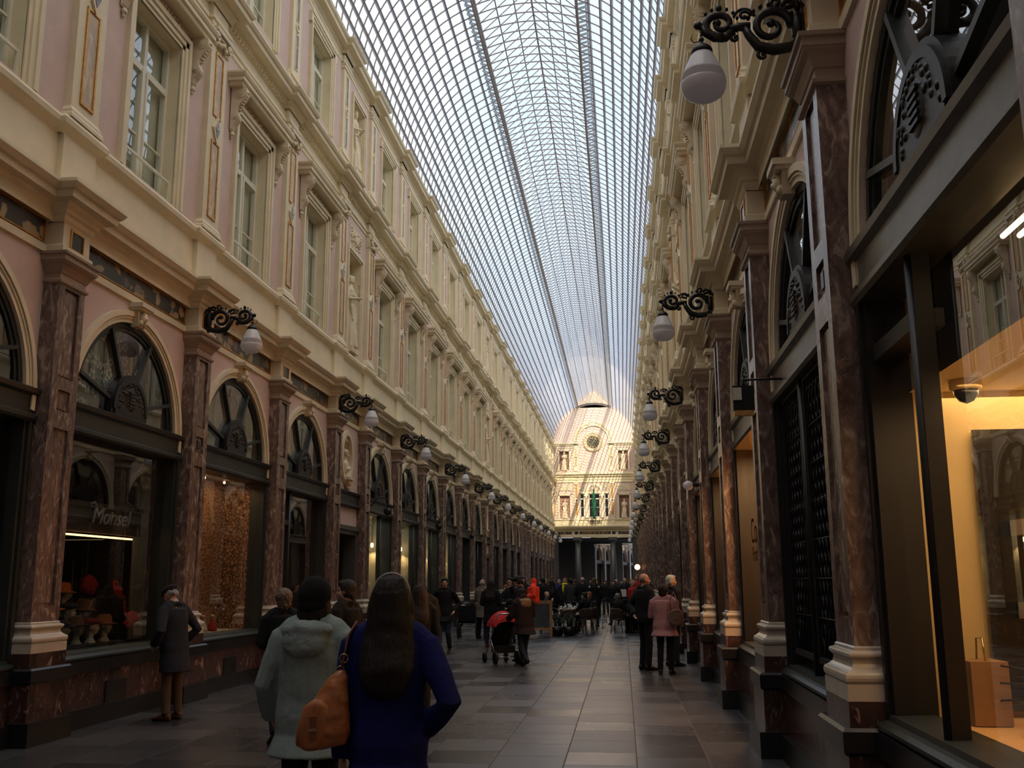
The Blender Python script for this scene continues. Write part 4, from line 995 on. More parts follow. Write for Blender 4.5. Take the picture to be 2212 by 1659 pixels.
# ---------------------------------------------------------------- wall lamps
def spiral(mb, c, r0, a0, turns, sgn, th0, th1, pre=None, seg=8, ell=1.0):
    pts = list(pre or []); n = int(turns*16); rr = []
    for j in range(n+1):
        q = j/n; a = a0+sgn*turns*2*math.pi*q; r = r0*(1-.80*q)
        pts.append((c[0]+r*math.cos(a)*ell, 0, c[1]+r*math.sin(a)))
    k = len(pts); mb.tube(pts, [th0+(th1-th0)*j/(k-1) for j in range(k)], seg); blob(mb, pts[-1], (th1*1.9, th1*1.6, th1*1.9), 8, 6)
    return pts
def mk_lamp():
    t = empty('wall_lamp')
    mb = MB()
    mb.box(.20, .225, -.10, .10, 5.44, 5.80); blob(mb, (.24, 0, 5.60), (.05, .07, .12)); blob(mb, (.235, 0, 5.78), (.03, .05, .05)); blob(mb, (.235, 0, 5.46), (.03, .05, .05))
    mb.build('wall_plate', 'castiron', t)
    mb = MB()
    # big inner scroll, linking stem and outer scroll with small curls
    spiral(mb, (.43, 5.62), .150, math.pi*1.0, 1.25, -1, .037, .018)
    mb.tube([(.22, 0, 5.50), (.30, 0, 5.45), (.42, 0, 5.435), (.53, 0, 5.47), (.59, 0, 5.56), (.62, 0, 5.63)], [.036, .04, .042, .04, .034, .03], 8)
    mb.tube([(.58, 0, 5.63), (.66, 0, 5.635), (.73, 0, 5.62)], [.034, .032, .03], 8)
    spiral(mb, (.795, 5.665), .110, -math.pi*.55, 1.35, 1, .036, .017, ell=1.15)
    mb.tube([(.70, 0, 5.62), (.76, 0, 5.555), (.84, 0, 5.56), (.90, 0, 5.60), (.925, 0, 5.655)], [.026, .034, .034, .03, .026], 8)
    blob(mb, (.955, 0, 5.665), (.034, .03, .03), 10, 8); blob(mb, (.80, 0, 5.795), (.025, .022, .03), 8, 6)
    spiral(mb, (.62, 5.72), .05, math.pi, .8, -1, .016, .010); spiral(mb, (.69, 5.55), .04, math.pi*.5, .9, -1, .016, .010)
    spiral(mb, (.38, 5.81), .055, -math.pi*.5, .9, 1, .018, .010); spiral(mb, (.29, 5.78), .05, 0, .8, 1, .02, .011); spiral(mb, (.50, 5.40), .045, math.pi*.5, .9, -1, .016, .010)
    for j in range(12): a = math.pi*(.1+.8*j/11); blob(mb, (.62+.075*math.cos(a), 0, 5.70+.075*math.sin(a)), (.013, .018, .013), 6, 4)
    for j in range(10): a = math.pi*(.15+1.0*j/9); blob(mb, (.43+.18*math.cos(a), 0, 5.62+.18*math.sin(a)), (.018, .028, .018), 6, 4)
    for j in range(8): a = math.pi*(.25+.9*j/7); blob(mb, (.80+.138*math.cos(a), 0, 5.665+.128*math.sin(a)), (.014, .022, .014), 6, 4)
    mb.build('scroll_bracket', 'castiron', t)
    mb = MB(); mb.tube([(.935+.012*math.cos(a), 0, 5.625+.018*math.sin(a)) for a in [2*math.pi*j/10 for j in range(11)]], .004, 6)
    mb.lathe([(.001, 5.61), (.008, 5.60), (.012, 5.585), (.006, 5.57), (.018, 5.56), (.02, 5.545), (.01, 5.535), (.02, 5.52), (.03, 5.51), (.06, 5.49), (.075, 5.47), (.078, 5.455), (.078, 5.435), (.001, 5.43)], 20, (.935, 0, 0)); mb.build('lamp_cap', 'castiron', t)
    mb = MB(); mb.tube([(.945, 0, 5.54), (.99, 0, 5.53), (1.01, 0, 5.56), (1.0, 0, 5.59)], .004, 6); mb.build('wire_loop', 'castiron', t)
    pr = [(.072, 5.44), (.085, 5.415), (.105, 5.375), (.125, 5.33), (.141, 5.29), (.150, 5.268), (.144, 5.262), (.157, 5.250), (.148, 5.240), (.162, 5.228), (.154, 5.218), (.166, 5.205), (.164, 5.185), (.160, 5.16), (.148, 5.13), (.128, 5.105), (.10, 5.088), (.06, 5.078), (.001, 5.075)]
    mb = MB(); mb.lathe(pr, 32, (.935, 0, 0)); mb.build('globe', 'lampglass', t)
    return t
ln_ = {'L': 0, 'R': 0}
LP = {'L': list(range(3, 26, 2)), 'R': list(range(1, 26, 2))}
for side in 'LR':
    for n, j in enumerate(LP[side]):
        t = first_or_copy('lamp', mk_lamp); wall_place(t, side, PY[j])
        tag(t, 'white ribbed glass globe on a black scroll bracket, %s lamp along the %s' % (ORD[n], WN[side]), 'lamp', 'globe lamps')

# ---------------------------------------------------------------- glass roof
RV, ZV = 4.02, 14.45
ZEN = math.acos(1.50/RV)
roof = MB(); n = 12
def arcp(a, r=RV): return (XC+r*math.cos(a), ZV+r*math.sin(a))
for sgn in (0, 1):
    for j in range(n):
        a, b = ZEN*j/n, ZEN*(j+1)/n
        if sgn: a, b = math.pi-a, math.pi-b
        p, q = arcp(a), arcp(b); roof.add([(p[0], -24, p[1]), (q[0], -24, q[1]), (q[0], YEND, q[1]), (p[0], YEND, p[1])], [(0, 1, 2, 3)])
ZE = 18.55; ZR = 19.85
for s_ in (-1, 1):
    roof.add([(XC, -24, ZR+.05), (XC+s_*1.75, -24, ZE+.05), (XC+s_*1.75, YEND, ZE+.05), (XC, YEND, ZR+.05)], [(0, 1, 2, 3)])
ceil = roof.build('ceiling', 'roofglass'); tag(ceil, kind='structure')
def mk_rib():
    mb = MB(); n = 40; rg = []
    for j in range(n+1):
        a = math.pi*j/n; c, s_ = math.cos(a), math.sin(a)
        rg.append([(XC+(RV-.02)*c, w, ZV+(RV-.02)*s_) if o else (XC+(RV-.05)*c, w, ZV+(RV-.05)*s_) for w, o in ((-.011, 0), (.011, 0), (.011, 1), (-.011, 1))])
    mb.loft(rg)
    for s_ in (-1, 1):
        mb.tube([(XC+s_*1.50, 0, ZE-.10), (XC, 0, ZR)], .017, 4, sm=False)
    return mb
DY = 0.487; ny = int((YEND-1.2)/DY); r0 = None; rest = MB(); one = mk_rib(); mr = one.mesh('rib', [M['rib']])
YR0 = 3.2
for k in range(100):
    o = bpy.data.objects.new('roof_rib', mr); C.objects.link(o); o.location = (0, YR0+k*DY, 0); o.parent = ceil
k = 100
while YR0+k*DY < YEND: rest.add([(x, y+YR0+k*DY, z) for x, y, z in one.v], one.f); k += 1
for k in range(1, 56): rest.add([(x, y+YR0-k*DY, z) for x, y, z in one.v], one.f)
o = rest.build('roof_ribs_beyond', 'rib', ceil); o['kind'] = 'stuff'
for sgn in (0, 1):
    for j in range(0, n+1):
        a = ZEN*j/n; a = math.pi-a if sgn else a
        c, s_ = math.cos(a), math.sin(a); mb = MB()
        def bar(w, r0_, r1_, m=0):
            ps = []
            for (da, r) in ((-w, r0_), (w, r0_), (w, r1_), (-w, r1_)): ps.append((XC+r*c-s_*da, ZV+r*s_+c*da))
            for i2 in range(4):
                p, q = ps[i2], ps[(i2+1) % 4]; mb.add([(p[0], -24, p[1]), (q[0], -24, q[1]), (q[0], YEND, q[1]), (p[0], YEND, p[1])], [(0, 1, 2, 3)], m)
        bar(.014, RV-.055, RV-.01); bar(.045, RV+.004, RV+.012, 1)
        mb.build('glazing_bar', ['ribdark', 'overlap'], ceil)
def long_beam(x, z, w, h, name, m='rib'):
    MB().box(x-w/2, x+w/2, -24, YEND, z-h/2, z+h/2).build(name, m, ceil)
long_beam(XC, ZR, .05, .10, 'ridge_beam')
for s_ in (-1, 1):
    long_beam(XC+s_*1.50, ZE-.12, .07, .12, 'lantern_beam'); long_beam(XC+s_*1.50, ZV+math.sqrt(RV*RV-2.25)-.03, .05, .10, 'lantern_beam')
    long_beam(XC+s_*1.77, ZE, .05, .10, 'lantern_beam')
    for q in (.33, .66): long_beam(XC+s_*1.5*q, ZR-(ZR-ZE+.1)*q+.03, .03, .04, 'glazing_bar', 'ribdark')
    mb = MB(); y = 3.0
    while y < YEND: 
        mb.add([(XC+s_*1.52, y, 18.22), (XC+s_*1.80, y+.10, 18.36), (XC+s_*1.80, y+.26, 18.36), (XC+s_*1.52, y+.13, 18.22)], [(0, 1, 2, 3)]); y += .244
    mb.build('louver_slat', 'louver', ceil)
    mb = MB(); y = 3.2
    while y < YEND: mb.tube([(XC+s_*1.5, y, 18.15), (XC+s_*1.5, y+DY/2, 18.42), (XC+s_*1.5, y+DY, 18.15)], .012, 4, sm=False); y += DY
    mb.build('lantern_lattice', 'rib', ceil)
# eave gutter
for s_ in (-1, 1): long_beam(XC+s_*4.02, 14.44, .16, .14, 'eave_beam', 'ribdark')

# ---------------------------------------------------------------- end wall and passage
ew = MB(); ZT = 5.75
YW = YEND
def q2(x0, x1, z0, z1, holes=(), m=0, depth=.35):
    tmp = MB().panel(x0, x1, z0, z1, 0, holes, depth, m, 1)
    ew.add([(y, YW-x, z) for x, y, z in tmp.v], tmp.f, m)
XM = -2.52
ho_up = [(-5.80, -4.88, 12.15, 13.98), (XM*2+4.88, XM*2+5.80, 12.15, 13.98)]
ho_lo = [(-5.82, -4.86, 7.55, 9.70), (XM*2+4.86, XM*2+5.82, 7.55, 9.70)]
q2(XL, XR, 11.85, 14.55, ho_up); q2(XL, XR, 7.45, 10.95, ho_lo+[(-3.87, -3.50, 7.62, 9.85), (-3.04, -2.0, 7.62, 9.85), (-1.54, -1.17, 7.62, 9.85)])
q2(XL, XR, 10.95, 11.85, m=1); q2(XL, XR, 5.75, 7.45, m=1)
nn = 40; vs = [(XC, YW, 14.55)]+[(XC+4.1*math.cos(math.pi*j/nn), YW, 14.5+4.2*math.sin(math.pi*j/nn)) for j in range(nn+1)]
ew.add(vs, [(0, j+1, j+2) for j in range(nn)], 0)
# small terracotta gable seen behind the glazing of the lantern
ew.add([(XC-1.75, YW, 18.2), (XC+1.75, YW, 18.2), (XC+1.6, YW, 18.7), (XC, YW, 20.0), (XC-1.6, YW, 18.7)], [(0, 1, 2, 3, 4)], 2)
M['tile'] = plain('orange_grey_tiles', (0.55, 0.44, 0.36), 0.8, var=0.3, scale=6)
wf = ew.build('wall_far', ['pinkfar', 'cream', 'tile'] if False else ['pink', 'cream', 'tile']); tag(wf, kind='structure')
def fbox(mb, x0, x1, z0, z1, dd=.05, m=0, back=.02): mb.box(x0, x1, YW-dd, YW+back, z0, z1, m)
def mir(a, b): return (2*XM-b, 2*XM-a)
mb = MB()
for z0, z1, dd in ((14.62, 14.68, .18), (14.68, 14.78, .26), (14.52, 14.62, .10), (14.30, 14.36, .05)):
    fbox(mb, XL, -3.9, z0, z1, dd); fbox(mb, -1.14, XR, z0, z1, dd)
for z0, z1, dd in ((11.62, 11.70, .22), (11.70, 11.84, .36), (11.50, 11.62, .16), (10.95, 11.02, .08), (11.2, 11.24, .06), (7.38, 7.46, .12), (6.62, 6.72, .34), (6.72, 6.82, .42), (6.50, 6.62, .22), (5.92, 6.0, .12), (6.30, 6.36, .10), (5.72, 5.92, .14)): fbox(mb, XL, XR, z0, z1, dd)
mb.build('far_cornice', 'cream', wf)
for a, b in ((-4.42, -4.02), mir(-4.42, -4.02)):
    mb = MB(); fbox(mb, a, b, 12.05, 14.62, .10); fbox(mb, a, b, 7.46, 10.95, .10); fbox(mb, a-.03, b+.03, 10.80, 10.95, .14); fbox(mb, a, b, 6.82, 7.40, .1); mb.build('far_pilaster', 'cream', wf)
    mb = MB(); c = (a+b)/2
    for z0, z1 in ((12.45, 13.28), (13.52, 14.32)): fbox(mb, c-.10, c+.10, z0, z1, .115, 0)
    mb.lathe([(.001, -YW+.13), (.13, -YW+.13), (.13, -YW+.08)], 16, (0, 0, 0), 0, axis='x'); mb.v = mb.v
    k0 = len(mb.v)-48
    for i2 in range(k0, len(mb.v)): x, y, z = mb.v[i2]; mb.v[i2] = (c+y, -x, 13.40+z)
    mb.build('far_inlay', 'ocher', wf)
    mb = MB()
    for z0, z1 in ((7.84, 9.02), (9.42, 10.78)): fbox(mb, c-.11, c+.11, z0, z1, .115, 0)
    mb.build('mosaic_panel', 'orange', wf)
    mb = MB(); pl = [(0, 9.0), (.17, 9.22), (0, 9.44), (-.17, 9.22)]; mb.add([(c+x, YW-.13, z) for x, z in pl]+[(c+x, YW-.05, z) for x, z in pl], [(0, 1, 2, 3), (0, 4, 5, 1), (1, 5, 6, 2), (2, 6, 7, 3), (3, 7, 4, 0)]); pl = [(0, 9.11), (.085, 9.22), (0, 9.33), (-.085, 9.22)]; mb.add([(c+x, YW-.135, z) for x, z in pl], [(0, 1, 2, 3)], 1)
    mb.build('lozenge', ['cream', 'blackpanel'], wf)
for a, b in ((XL, -6.27), (2*XM+6.27, XR)):
    mb = MB(); fbox(mb, a, b, 7.84, 10.75, .09); mb.build('mosaic_panel', 'orange', wf)
mb = MB()
for (a, b, c, e) in ho_up+ho_lo:
    for w, dd in ((.0, .05), (.08, .08)): 
        fbox(mb, a-w-.08, a-w, c-.02, e+w+.08, dd); fbox(mb, b+w, b+w+.08, c-.02, e+w+.08, dd); fbox(mb, a-w-.08, b+w+.08, e+w, e+w+.08, dd)
mb.build('niche_surround', 'cream', wf)
mb = MB()
for (a, b, c, e) in ho_up+ho_lo: mb.add([(a, YW+.33, c), (b, YW+.33, c), (b, YW+.33, e), (a, YW+.33, e)], [(0, 1, 2, 3)])
mb.build('niche_back', 'pinkred', wf) if 'pinkred' in M else mb.build('niche_back', plain('terracotta_pink', (0.38, 0.22, 0.18), 0.8), wf)
for n_, (k_, (a, b, c, e)) in enumerate(zip('acba', ho_up+ho_lo)):
    put_statue(k_, ((a+b)/2, YW+.02, c+.08), math.pi, 'pale stone statue in the %s niche of the end wall, %s' % (('upper', 'upper', 'lower', 'lower')[n_], ('hat shop side', 'chocolate shop side')[n_ % 2]), .98)
for a, b in ((-5.92, -4.68), mir(-5.92, -4.68)):
    mb = MB(); rnd = random.Random(9); fbox(mb, a, b, 10.15, 10.72, .04)
    for j in range(70): blob(mb, (rnd.uniform(a+.05, b-.05), YW-.05, rnd.uniform(10.2, 10.67)), (rnd.uniform(.03, .07), .03, rnd.uniform(.02, .05)), 6, 4)
    mb.build('carved_relief', 'stone', wf)
# Venetian window
mb = MB(); fbox(mb, -3.95, -1.09, 9.88, 10.02, .12)
for s0, s1, dd in ((-.66, .66, 0), ): pass
tmp = MB().arch(0, 10.05, .60, .78, 0, .10, 0, 180, 24); mb.add([(XM+y, YW-x, z) for x, y, z in tmp.v], tmp.f)
for c in (-3.27, 2*XM+3.27):
    mb.lathe([(.17, 7.55), (.17, 7.62), (.13, 7.66), (.125, 9.55), (.15, 9.6), (.15, 9.66)], 16, (c, YW-.02, 0)); fbox(mb, c-.20, c+.20, 9.66, 9.88, .16)
    for s_ in (-1, 1): mb.tube([(c+s_*.16, YW-.2, 9.68), (c+s_*.16, YW+.05, 9.68)], .07, 10)
mb.build('window_surround', 'cream', wf)
mb = MB(); rnd = random.Random(2)
for j in range(50):
    a = rnd.uniform(.1, 3.0); r = rnd.uniform(.1, .55); blob(mb, (XM+r*math.cos(a), YW-.04, 10.05+r*math.sin(a)), (.05, .04, .05), 6, 4)
for s_ in (-1, 1):
    for j in range(40): blob(mb, (XM+s_*rnd.uniform(.85, 1.4), YW-.04, rnd.uniform(10.15, 10.85)), (.06, .04, .05), 6, 4)
mb.build('carved_relief', 'stone', wf)
for (a, b) in ((-3.87, -3.50), (-3.04, -2.0), (-1.54, -1.17)):
    t = empty('window_%d' % wn_); wn_ += 1; tag(t, kind='structure')
    mb = MB()
    for q in ((a, a+.05, 7.62, 9.85), (b-.05, b, 7.62, 9.85), (a, b, 7.62, 7.70), (a, b, 9.80, 9.85), (a, b, 9.33, 9.43), (a, b, 8.55, 8.58)): mb.box(q[0], q[1], YW+.02, YW+.08, q[2], q[3])
    if b-a > .6: mb.box((a+b)/2-.03, (a+b)/2+.03, YW+.02, YW+.08, 7.62, 9.85)
    mb.build('casement_frame', 'white', t)
    g = MB(); g.add([(a, YW+.06, 7.6), (b, YW+.06, 7.6), (b, YW+.06, 9.85), (a, YW+.06, 9.85)], [(0, 1, 2, 3)]); g.build('pane', 'glass', t)
    g = MB(); g.box(a-.2, b+.2, YW+.9, YW+.95, 7.3, 10.1); g.build('room_wall', 'roomdark', t)
mb = MB(); fbox(mb, -3.12, -1.90, 7.34, 7.40, .16)
for j in range(7): x = -3.02+j*.167; mb.lathe([(.02, 7.02), (.05, 7.06), (.055, 7.12), (.03, 7.2), (.025, 7.26), (.04, 7.32), (.04, 7.36)], 10, (x, YW-.08, 0))
mb.build('balustrade', 'cream', wf)
mb = MB(); fbox(mb, -3.1, -1.92, 7.02, 7.34, -.02+.03); mb.build('balustrade_back', 'marblebase', wf)
# clock arch
mb = MB(); tmp = MB().arch(0, 14.92, 1.52, 1.83, 0, .10, 0, 180, 40); mb.add([(XM+y, YW-x, z) for x, y, z in tmp.v], tmp.f); tmp = MB().arch(0, 14.92, 1.48, 1.54, 0, .14, 0, 180, 40); mb.add([(XM+y, YW-x, z) for x, y, z in tmp.v], tmp.f); tmp = MB().arch(0, 14.92, 1.81, 1.87, 0, .14, 0, 180, 40); mb.add([(XM+y, YW-x, z) for x, y, z in tmp.v], tmp.f)
mb.build('clock_arch', 'cream', wf)
mb = MB()
for a0, a1 in ((4, 82), (98, 176)): tmp = MB().arch(0, 14.92, 1.60, 1.75, .10, .112, a0, a1, 24); mb.add([(XM+y, YW-x, z) for x, y, z in tmp.v], tmp.f)
mb.build('clock_arch_inlay', 'ocher', wf)
clk = empty('wall_clock', (XM-.03, YW-.02, 14.80)); tag(clk, 'round clock with dark dial and gilded numerals high on the far pink wall', 'clock')
def ydisc(mb, prof, m=0, seg=40):
    tmp = MB().lathe(prof, seg, (0, 0, 0), 0, True, 'y'); mb.add([(x, -y, z) for x, y, z in tmp.v], tmp.f, m, False)
mb = MB(); ydisc(mb, [(.84, .0), (.84, .13), (.88, .15), (.92, .10), (.93, .0)]); mb.build('outer_rim', 'goldpaint', clk)
mb = MB(); ydisc(mb, [(.62, .0), (.62, .09), (.68, .12), (.80, .13), (.845, .11), (.845, .0)]); mb.build('rim', 'basecream', clk)
mb = MB(); ydisc(mb, [(.585, .0), (.585, .09), (.61, .11), (.635, .09), (.635, .0)]); mb.build('inner_rim', 'goldpaint', clk)
mb = MB(); ydisc(mb, [(.60, .05), (.60, .06)]); mb.build('dial', plain('dark_dial', (0.03, 0.035, 0.03), 0.5), clk)
mb = MB()
for j in range(12):
    a = math.pi/6*j; c, s_ = math.cos(a), math.sin(a)
    for w0, r0_, r1_ in ((.02, .38, .54), (.045, .50, .54), (.045, .37, .40)):
        mb.add([(s_*r+c*w, -.075, c*r-s_*w) for r, w in ((r0_, -w0*1.3), (r0_, w0*1.3), (r1_, w0*1.8), (r1_, -w0*1.8))], [(0, 1, 2, 3)])
mb.build('numerals', 'goldpaint', clk)
for nm, ang, L in (('hour_hand', 215, .26), ('minute_hand', 40, .40)):
    a = math.radians(ang); c, s_ = math.cos(a), math.sin(a); MB().add([(s_*r+c*w, -.085, c*r-s_*w) for r, w in ((-.05, -.015), (-.05, .015), (L, .01), (L, -.01))], [(0, 1, 2, 3)]).build(nm, 'goldpaint', clk)
# inscription frieze
mb = MB()
for a, b, m_ in ((-6.2, -4.7, 0), (-.34, 1.2, 0), (-4.45, -4.12, 1), (-.92, -.59, 1), (-3.98, -1.06, 2)): fbox(mb, a, b, 6.03, 6.28, .045, m_)
mb.build('frieze_panel', ['breccia', 'blackpanel', 'blackpanel'], wf)
def text(name, body, size, mat, loc, rot, parent=None, ext=.004, font=None, shear=0, align='CENTER'):
    cu = bpy.data.curves.new(name, 'FONT'); cu.body = body; cu.size = size; cu.extrude = ext; cu.align_x = align; cu.shear = shear
    o = bpy.data.objects.new(name, cu); C.objects.link(o); dg = bpy.context.evaluated_depsgraph_get()
    me = bpy.data.meshes.new_from_object(o.evaluated_get(dg)); bpy.data.objects.remove(o); me.materials.clear(); me.materials.append(M[mat] if isinstance(mat, str) else mat)
    q = bpy.data.objects.new(name, me); C.objects.link(q); q.location = loc; q.rotation_euler = rot
    if parent is not None: q.parent = parent
    return q
text('inscription_lettering', 'GALERIE DE LA REINE', .27, 'goldpaint', (XM, YW-.05, 6.065), (math.pi/2, 0, 0), wf)
# flag hanging from a pole in front of the end wall
fl_ = empty('flag', (XM-.08, YW-1.5, 0)); tag(fl_, 'long furled green flag hanging on a slanted pole before the far window', 'flag')
MB().tube([(-.02, 0, 11.65), (.20, 1.4, 6.45)], .022, 8).build('pole', 'ribdark', fl_)
mb = MB(); rg = []
for j in range(16):
    q = j/15; z = 10.2-2.75*q; w = .03+.12*math.sin(min(1, q*1.3)*2.3); rg.append(ring((.05+.05*q, .1, z), w, .06+.02*q, 16, (.25, 4, q*3)))
rg.append(ring((.12, .1, 7.35), .01, .01, 16)); mb.loft(rg, 0, True); mb.build('cloth', plain('green_flag_cloth', (0.01, 0.12, 0.06), 0.8), fl_)
# passage below: columns, ceiling, dark side walls, beyond
for n_, (x, lab) in enumerate(((-4.18, 'dark grey column under the gilded inscription, second along from the hat shop side'), (2*XM+4.18, 'dark grey column under the gilded inscription, beside the bright opening'))):
    t = empty('stone_column', (x, YW+.05, 0)); tag(t, lab, 'column', 'passage columns')
    MB().lathe([(.31, .25), (.30, 2), (.265, 5.25)], 28).build('shaft', 'column', t); MB().lathe([(.40, 0), (.40, .12), (.38, .18), (.33, .25)], 28).build('base', 'column', t); MB().lathe([(.27, 5.22), (.29, 5.27), (.27, 5.30), (.33, 5.40), (.38, 5.45)], 28).box(-.42, .42, -.42, .42, 5.45, 5.74).build('capital', 'column', t)
mb = MB()
mb.box(XL-.1, -6.02, YW-.2, YW+.5, 0, 5.75); mb.box(1.0, XR+.1, YW-.2, YW+.5, 0, 5.75); mb.build('wall_passage_front', 'column') ; bpy.data.objects['wall_passage_front']['kind'] = 'structure'
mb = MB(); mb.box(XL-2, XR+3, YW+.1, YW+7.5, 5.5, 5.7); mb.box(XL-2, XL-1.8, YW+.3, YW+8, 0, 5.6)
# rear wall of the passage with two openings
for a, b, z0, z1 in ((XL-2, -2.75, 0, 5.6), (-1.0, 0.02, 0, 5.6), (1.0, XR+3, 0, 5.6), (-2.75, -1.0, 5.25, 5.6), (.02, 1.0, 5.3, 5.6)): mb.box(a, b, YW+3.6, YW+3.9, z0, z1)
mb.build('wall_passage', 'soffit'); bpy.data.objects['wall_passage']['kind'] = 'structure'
# second gallery beyond, bending away: facade bays on its one side
def mk_far_bay():
    t = empty('far_bay')
    mb = MB(); arch_wall(mb, 0, 1.83, RIN, ZSP, 3.42, 5.35, 0); mb.panel(-1.83, 1.83, 5.35, 9.5, .05, [(-.7, .7, 7, 9.3)], .25, 1, 1); mb.box(-.3, 0, -1.83, -1.53, 0, 3.42, 0)
    mb.sweep([(0, -1.83), (0, 1.83)], [(0, 5.7), (.1, 5.85), (.35, 5.95), (.4, 6.12), (0, 6.2)], 1); mb.arch(0, ZSP, RIN, 1.54, 0, .06, 0, 180, 24, 1)
    mb.add([(-.3, -1.83, 0), (-.3, 1.83, 0), (-.3, 1.83, 9.4), (-.3, -1.83, 9.4)], [(0, 1, 2, 3)], 2)
    mb.box(-.2, .05, -1.83, 1.83, 3.42, 3.78, 3); mb.build('facade', ['pink', 'cream', 'roomdark', 'iron'], t)
    mb = MB(); mb.box(0, .2, -1.83-.27, -1.83+.27, .9, 5.05); mb.build('shaft', 'marble', t); MB().rectloft([(0, 5.05), (.1, 5.3), (.1, 5.35)], .27, .2).build('capital', 'brownish', t)
    t2 = t
    for o_ in t.children:
        if o_.name.startswith(('shaft', 'capital')): o_.location = (0, -1.83, 0) if False else (0, 0, 0)
    return t
fb = None
ang = math.radians(-14)
far = empty('wall_second_gallery'); far['kind'] = 'structure'
for j in range(12):
    t = first_or_copy('farbay', mk_far_bay); t.parent = far; t.location = (0, 2+j*3.66, 0)
far_roof = None
MB().box(8.0, 8.3, 0, 46, 0, 9.6, 0).add([(3.6, 0, 9.6), (8.2, 0, 9.6), (8.2, 46, 9.6), (3.6, 46, 9.6)], [(0, 1, 2, 3)], 1).add([(-.3, 0, 9.6), (1.2, 0, 9.6), (1.2, 46, 9.6), (-.3, 46, 9.6)], [(0, 1, 2, 3)], 1).build('opposite_wall', ['brownish', 'soffit'], far)  # opposite wall, plus opaque roof strips added to dim the far bays
far.location = (-2.9, YW+6.5, 0); far.rotation_euler = (0, 0, ang)
for j in range(5):
    g = MB(); blob(g, (0, 0, 0), (.16, .16, .2), 16, 10); o = g.build('lamp_globe_far', 'lampglass'); o.name = 'globe_lamp'
    p = far.location+Matrix.Rotation(ang, 3, 'Z')@Vector((.9, 4+j*7.3, 5.3)); o.location = p
    mb = MB().tube([tuple(Vector((0, 0, .15))), tuple(Vector((0, 0, .4))), tuple(Matrix.Rotation(ang, 3, 'Z')@Vector((-.85, 0, .42)))], .03, 6); mb.build('bracket', 'castiron', o)
    tag(o, 'small white globe lamp seen through the passage in the further gallery', 'lamp', 'lamps of the further gallery')
rg2 = MB().add([(-8, YW+8, 11), (3, YW+8, 11), (6, YW+55, 11), (-8, YW+55, 11)], [(0, 1, 2, 3)]).build('shade_panel_second_gallery', 'soffit'); rg2['kind'] = 'structure'  # unseen opaque panel added to dim the skylight on the second gallery
# closing wall behind the viewer
mb = MB(); mb.box(XL-1, XR+1, -8.3, -24, 0, 20); mb.build('wall_near', 'pink'); bpy.data.objects['wall_near']['kind'] = 'structure'
# unseen blocks added to keep the low sun off the near gallery
ob = MB(); ob.box(-40, 40, -45, -34, 0, 76); ob.box(-40, 10, -50, -45, 0, 60)
o = ob.build('sun_blocker', 'column'); o['kind'] = 'structure'
# ================================================================ shop contents
def glow(name, col, s): 
    m, nt, b = _m(name); b.inputs['Base Color'].default_value = _c(col); b.inputs['Emission Color'].default_value = _c(col); b.inputs['Emission Strength'].default_value = s; return m
M['tube'] = glow('warm_tube', (1.0, 0.45, 0.14), 3.0); M['bulb'] = glow('warm_spot_bulb', (1.0, 0.62, 0.3), 6.0); M['tube2'] = glow('shop_tube', (1.0, 0.66, 0.33), 3.0)
def light(kind, loc, e, col, size=.1, rot=(0, 0, 0), sy=None, spot=None):
    d = bpy.data.lights.new('shop_light', kind); o = bpy.data.objects.new('shop_light', d); C.objects.link(o); o.location = loc; o.rotation_euler = rot; d.energy = e; d.color = col
    if kind == 'AREA':
        d.size = size
        if sy: d.shape = 'RECTANGLE'; d.size_y = sy
    elif kind == 'SPOT': d.spot_size = math.radians(spot or 70); d.spot_blend = .7; d.shadow_soft_size = size
    else: d.shadow_soft_size = size
    return o
WARM = (1.0, 0.62, 0.30)
# floral film on the two near fanlights
def flowers(t):
    mb = MB(); rnd = random.Random(4)
    for j in range(70):
        a = rnd.uniform(.05, 3.09); r = rnd.uniform(.45, 1.3); y, z = r*math.cos(a), ZSP+r*math.sin(a); s_ = rnd.uniform(.05, .075); ph = rnd.uniform(0, 6)
        for k in range(5):
            b = ph+k*1.2566; cy, cz = y+s_*.8*math.cos(b), z+s_*.8*math.sin(b)
            mb.add([(-.33, cy+s_*.42*math.cos(q)*.9, cz+s_*.42*math.sin(q)) for q in [1.0472*i for i in range(6)]], [(0, 1, 2, 3, 4, 5)])
    mb.build('printed_flower', 'filmwhite', t)
M['filmwhite'] = plain('white_printed_flower', (0.62, 0.61, 0.60), 0.5)
for k in ((('L', 1)), (('L', 2))): flowers(SHOPS[k])
# hat shop: header board, sign, tube, curtain
hs = SHOPS[('L', 2)]; yc2 = BAYS[2][1]
MB().box(-.24, -.20, -1.40, .98, 2.28, 2.66).box(-.24, -.17, -1.40, .98, 2.60, 2.66).box(-.24, -.18, -1.40, .98, 2.28, 2.31).build('header_board', plain('dark_header_board', (0.03, 0.026, 0.028), 0.4), hs)
t = text('script_sign', 'Monsel', .30, plain('grey_metal_letters', (0.30, 0.30, 0.31), 0.4), (-.165, -.42, 2.40), (math.pi/2, 0, math.pi/2), hs, .012, shear=.35, align='LEFT'); t.scale = (1.12, 1.0, 1)
cu = MB().tube([(-.16, -.42, 2.60), (-.16, -.46, 2.64), (-.16, -.36, 2.66), (-.16, -.30, 2.62)], .014, 6).build('sign_flourish', t.data.materials[0], hs)
MB().tube([(-.30, -1.35, 2.25), (-.30, .95, 2.25)], .012, 8).build('light_tube', 'tube', hs)
mb = MB()
for j in range(14): mb.tube([(-.30-.02*(j % 2), 1.02+j*.03, .90), (-.30-.02*(j % 2), 1.02+j*.03, 3.38)], .022, 6)
mb.build('curtain', plain('pale_grey_green_curtain', (0.16, 0.17, 0.145), 0.85), hs)
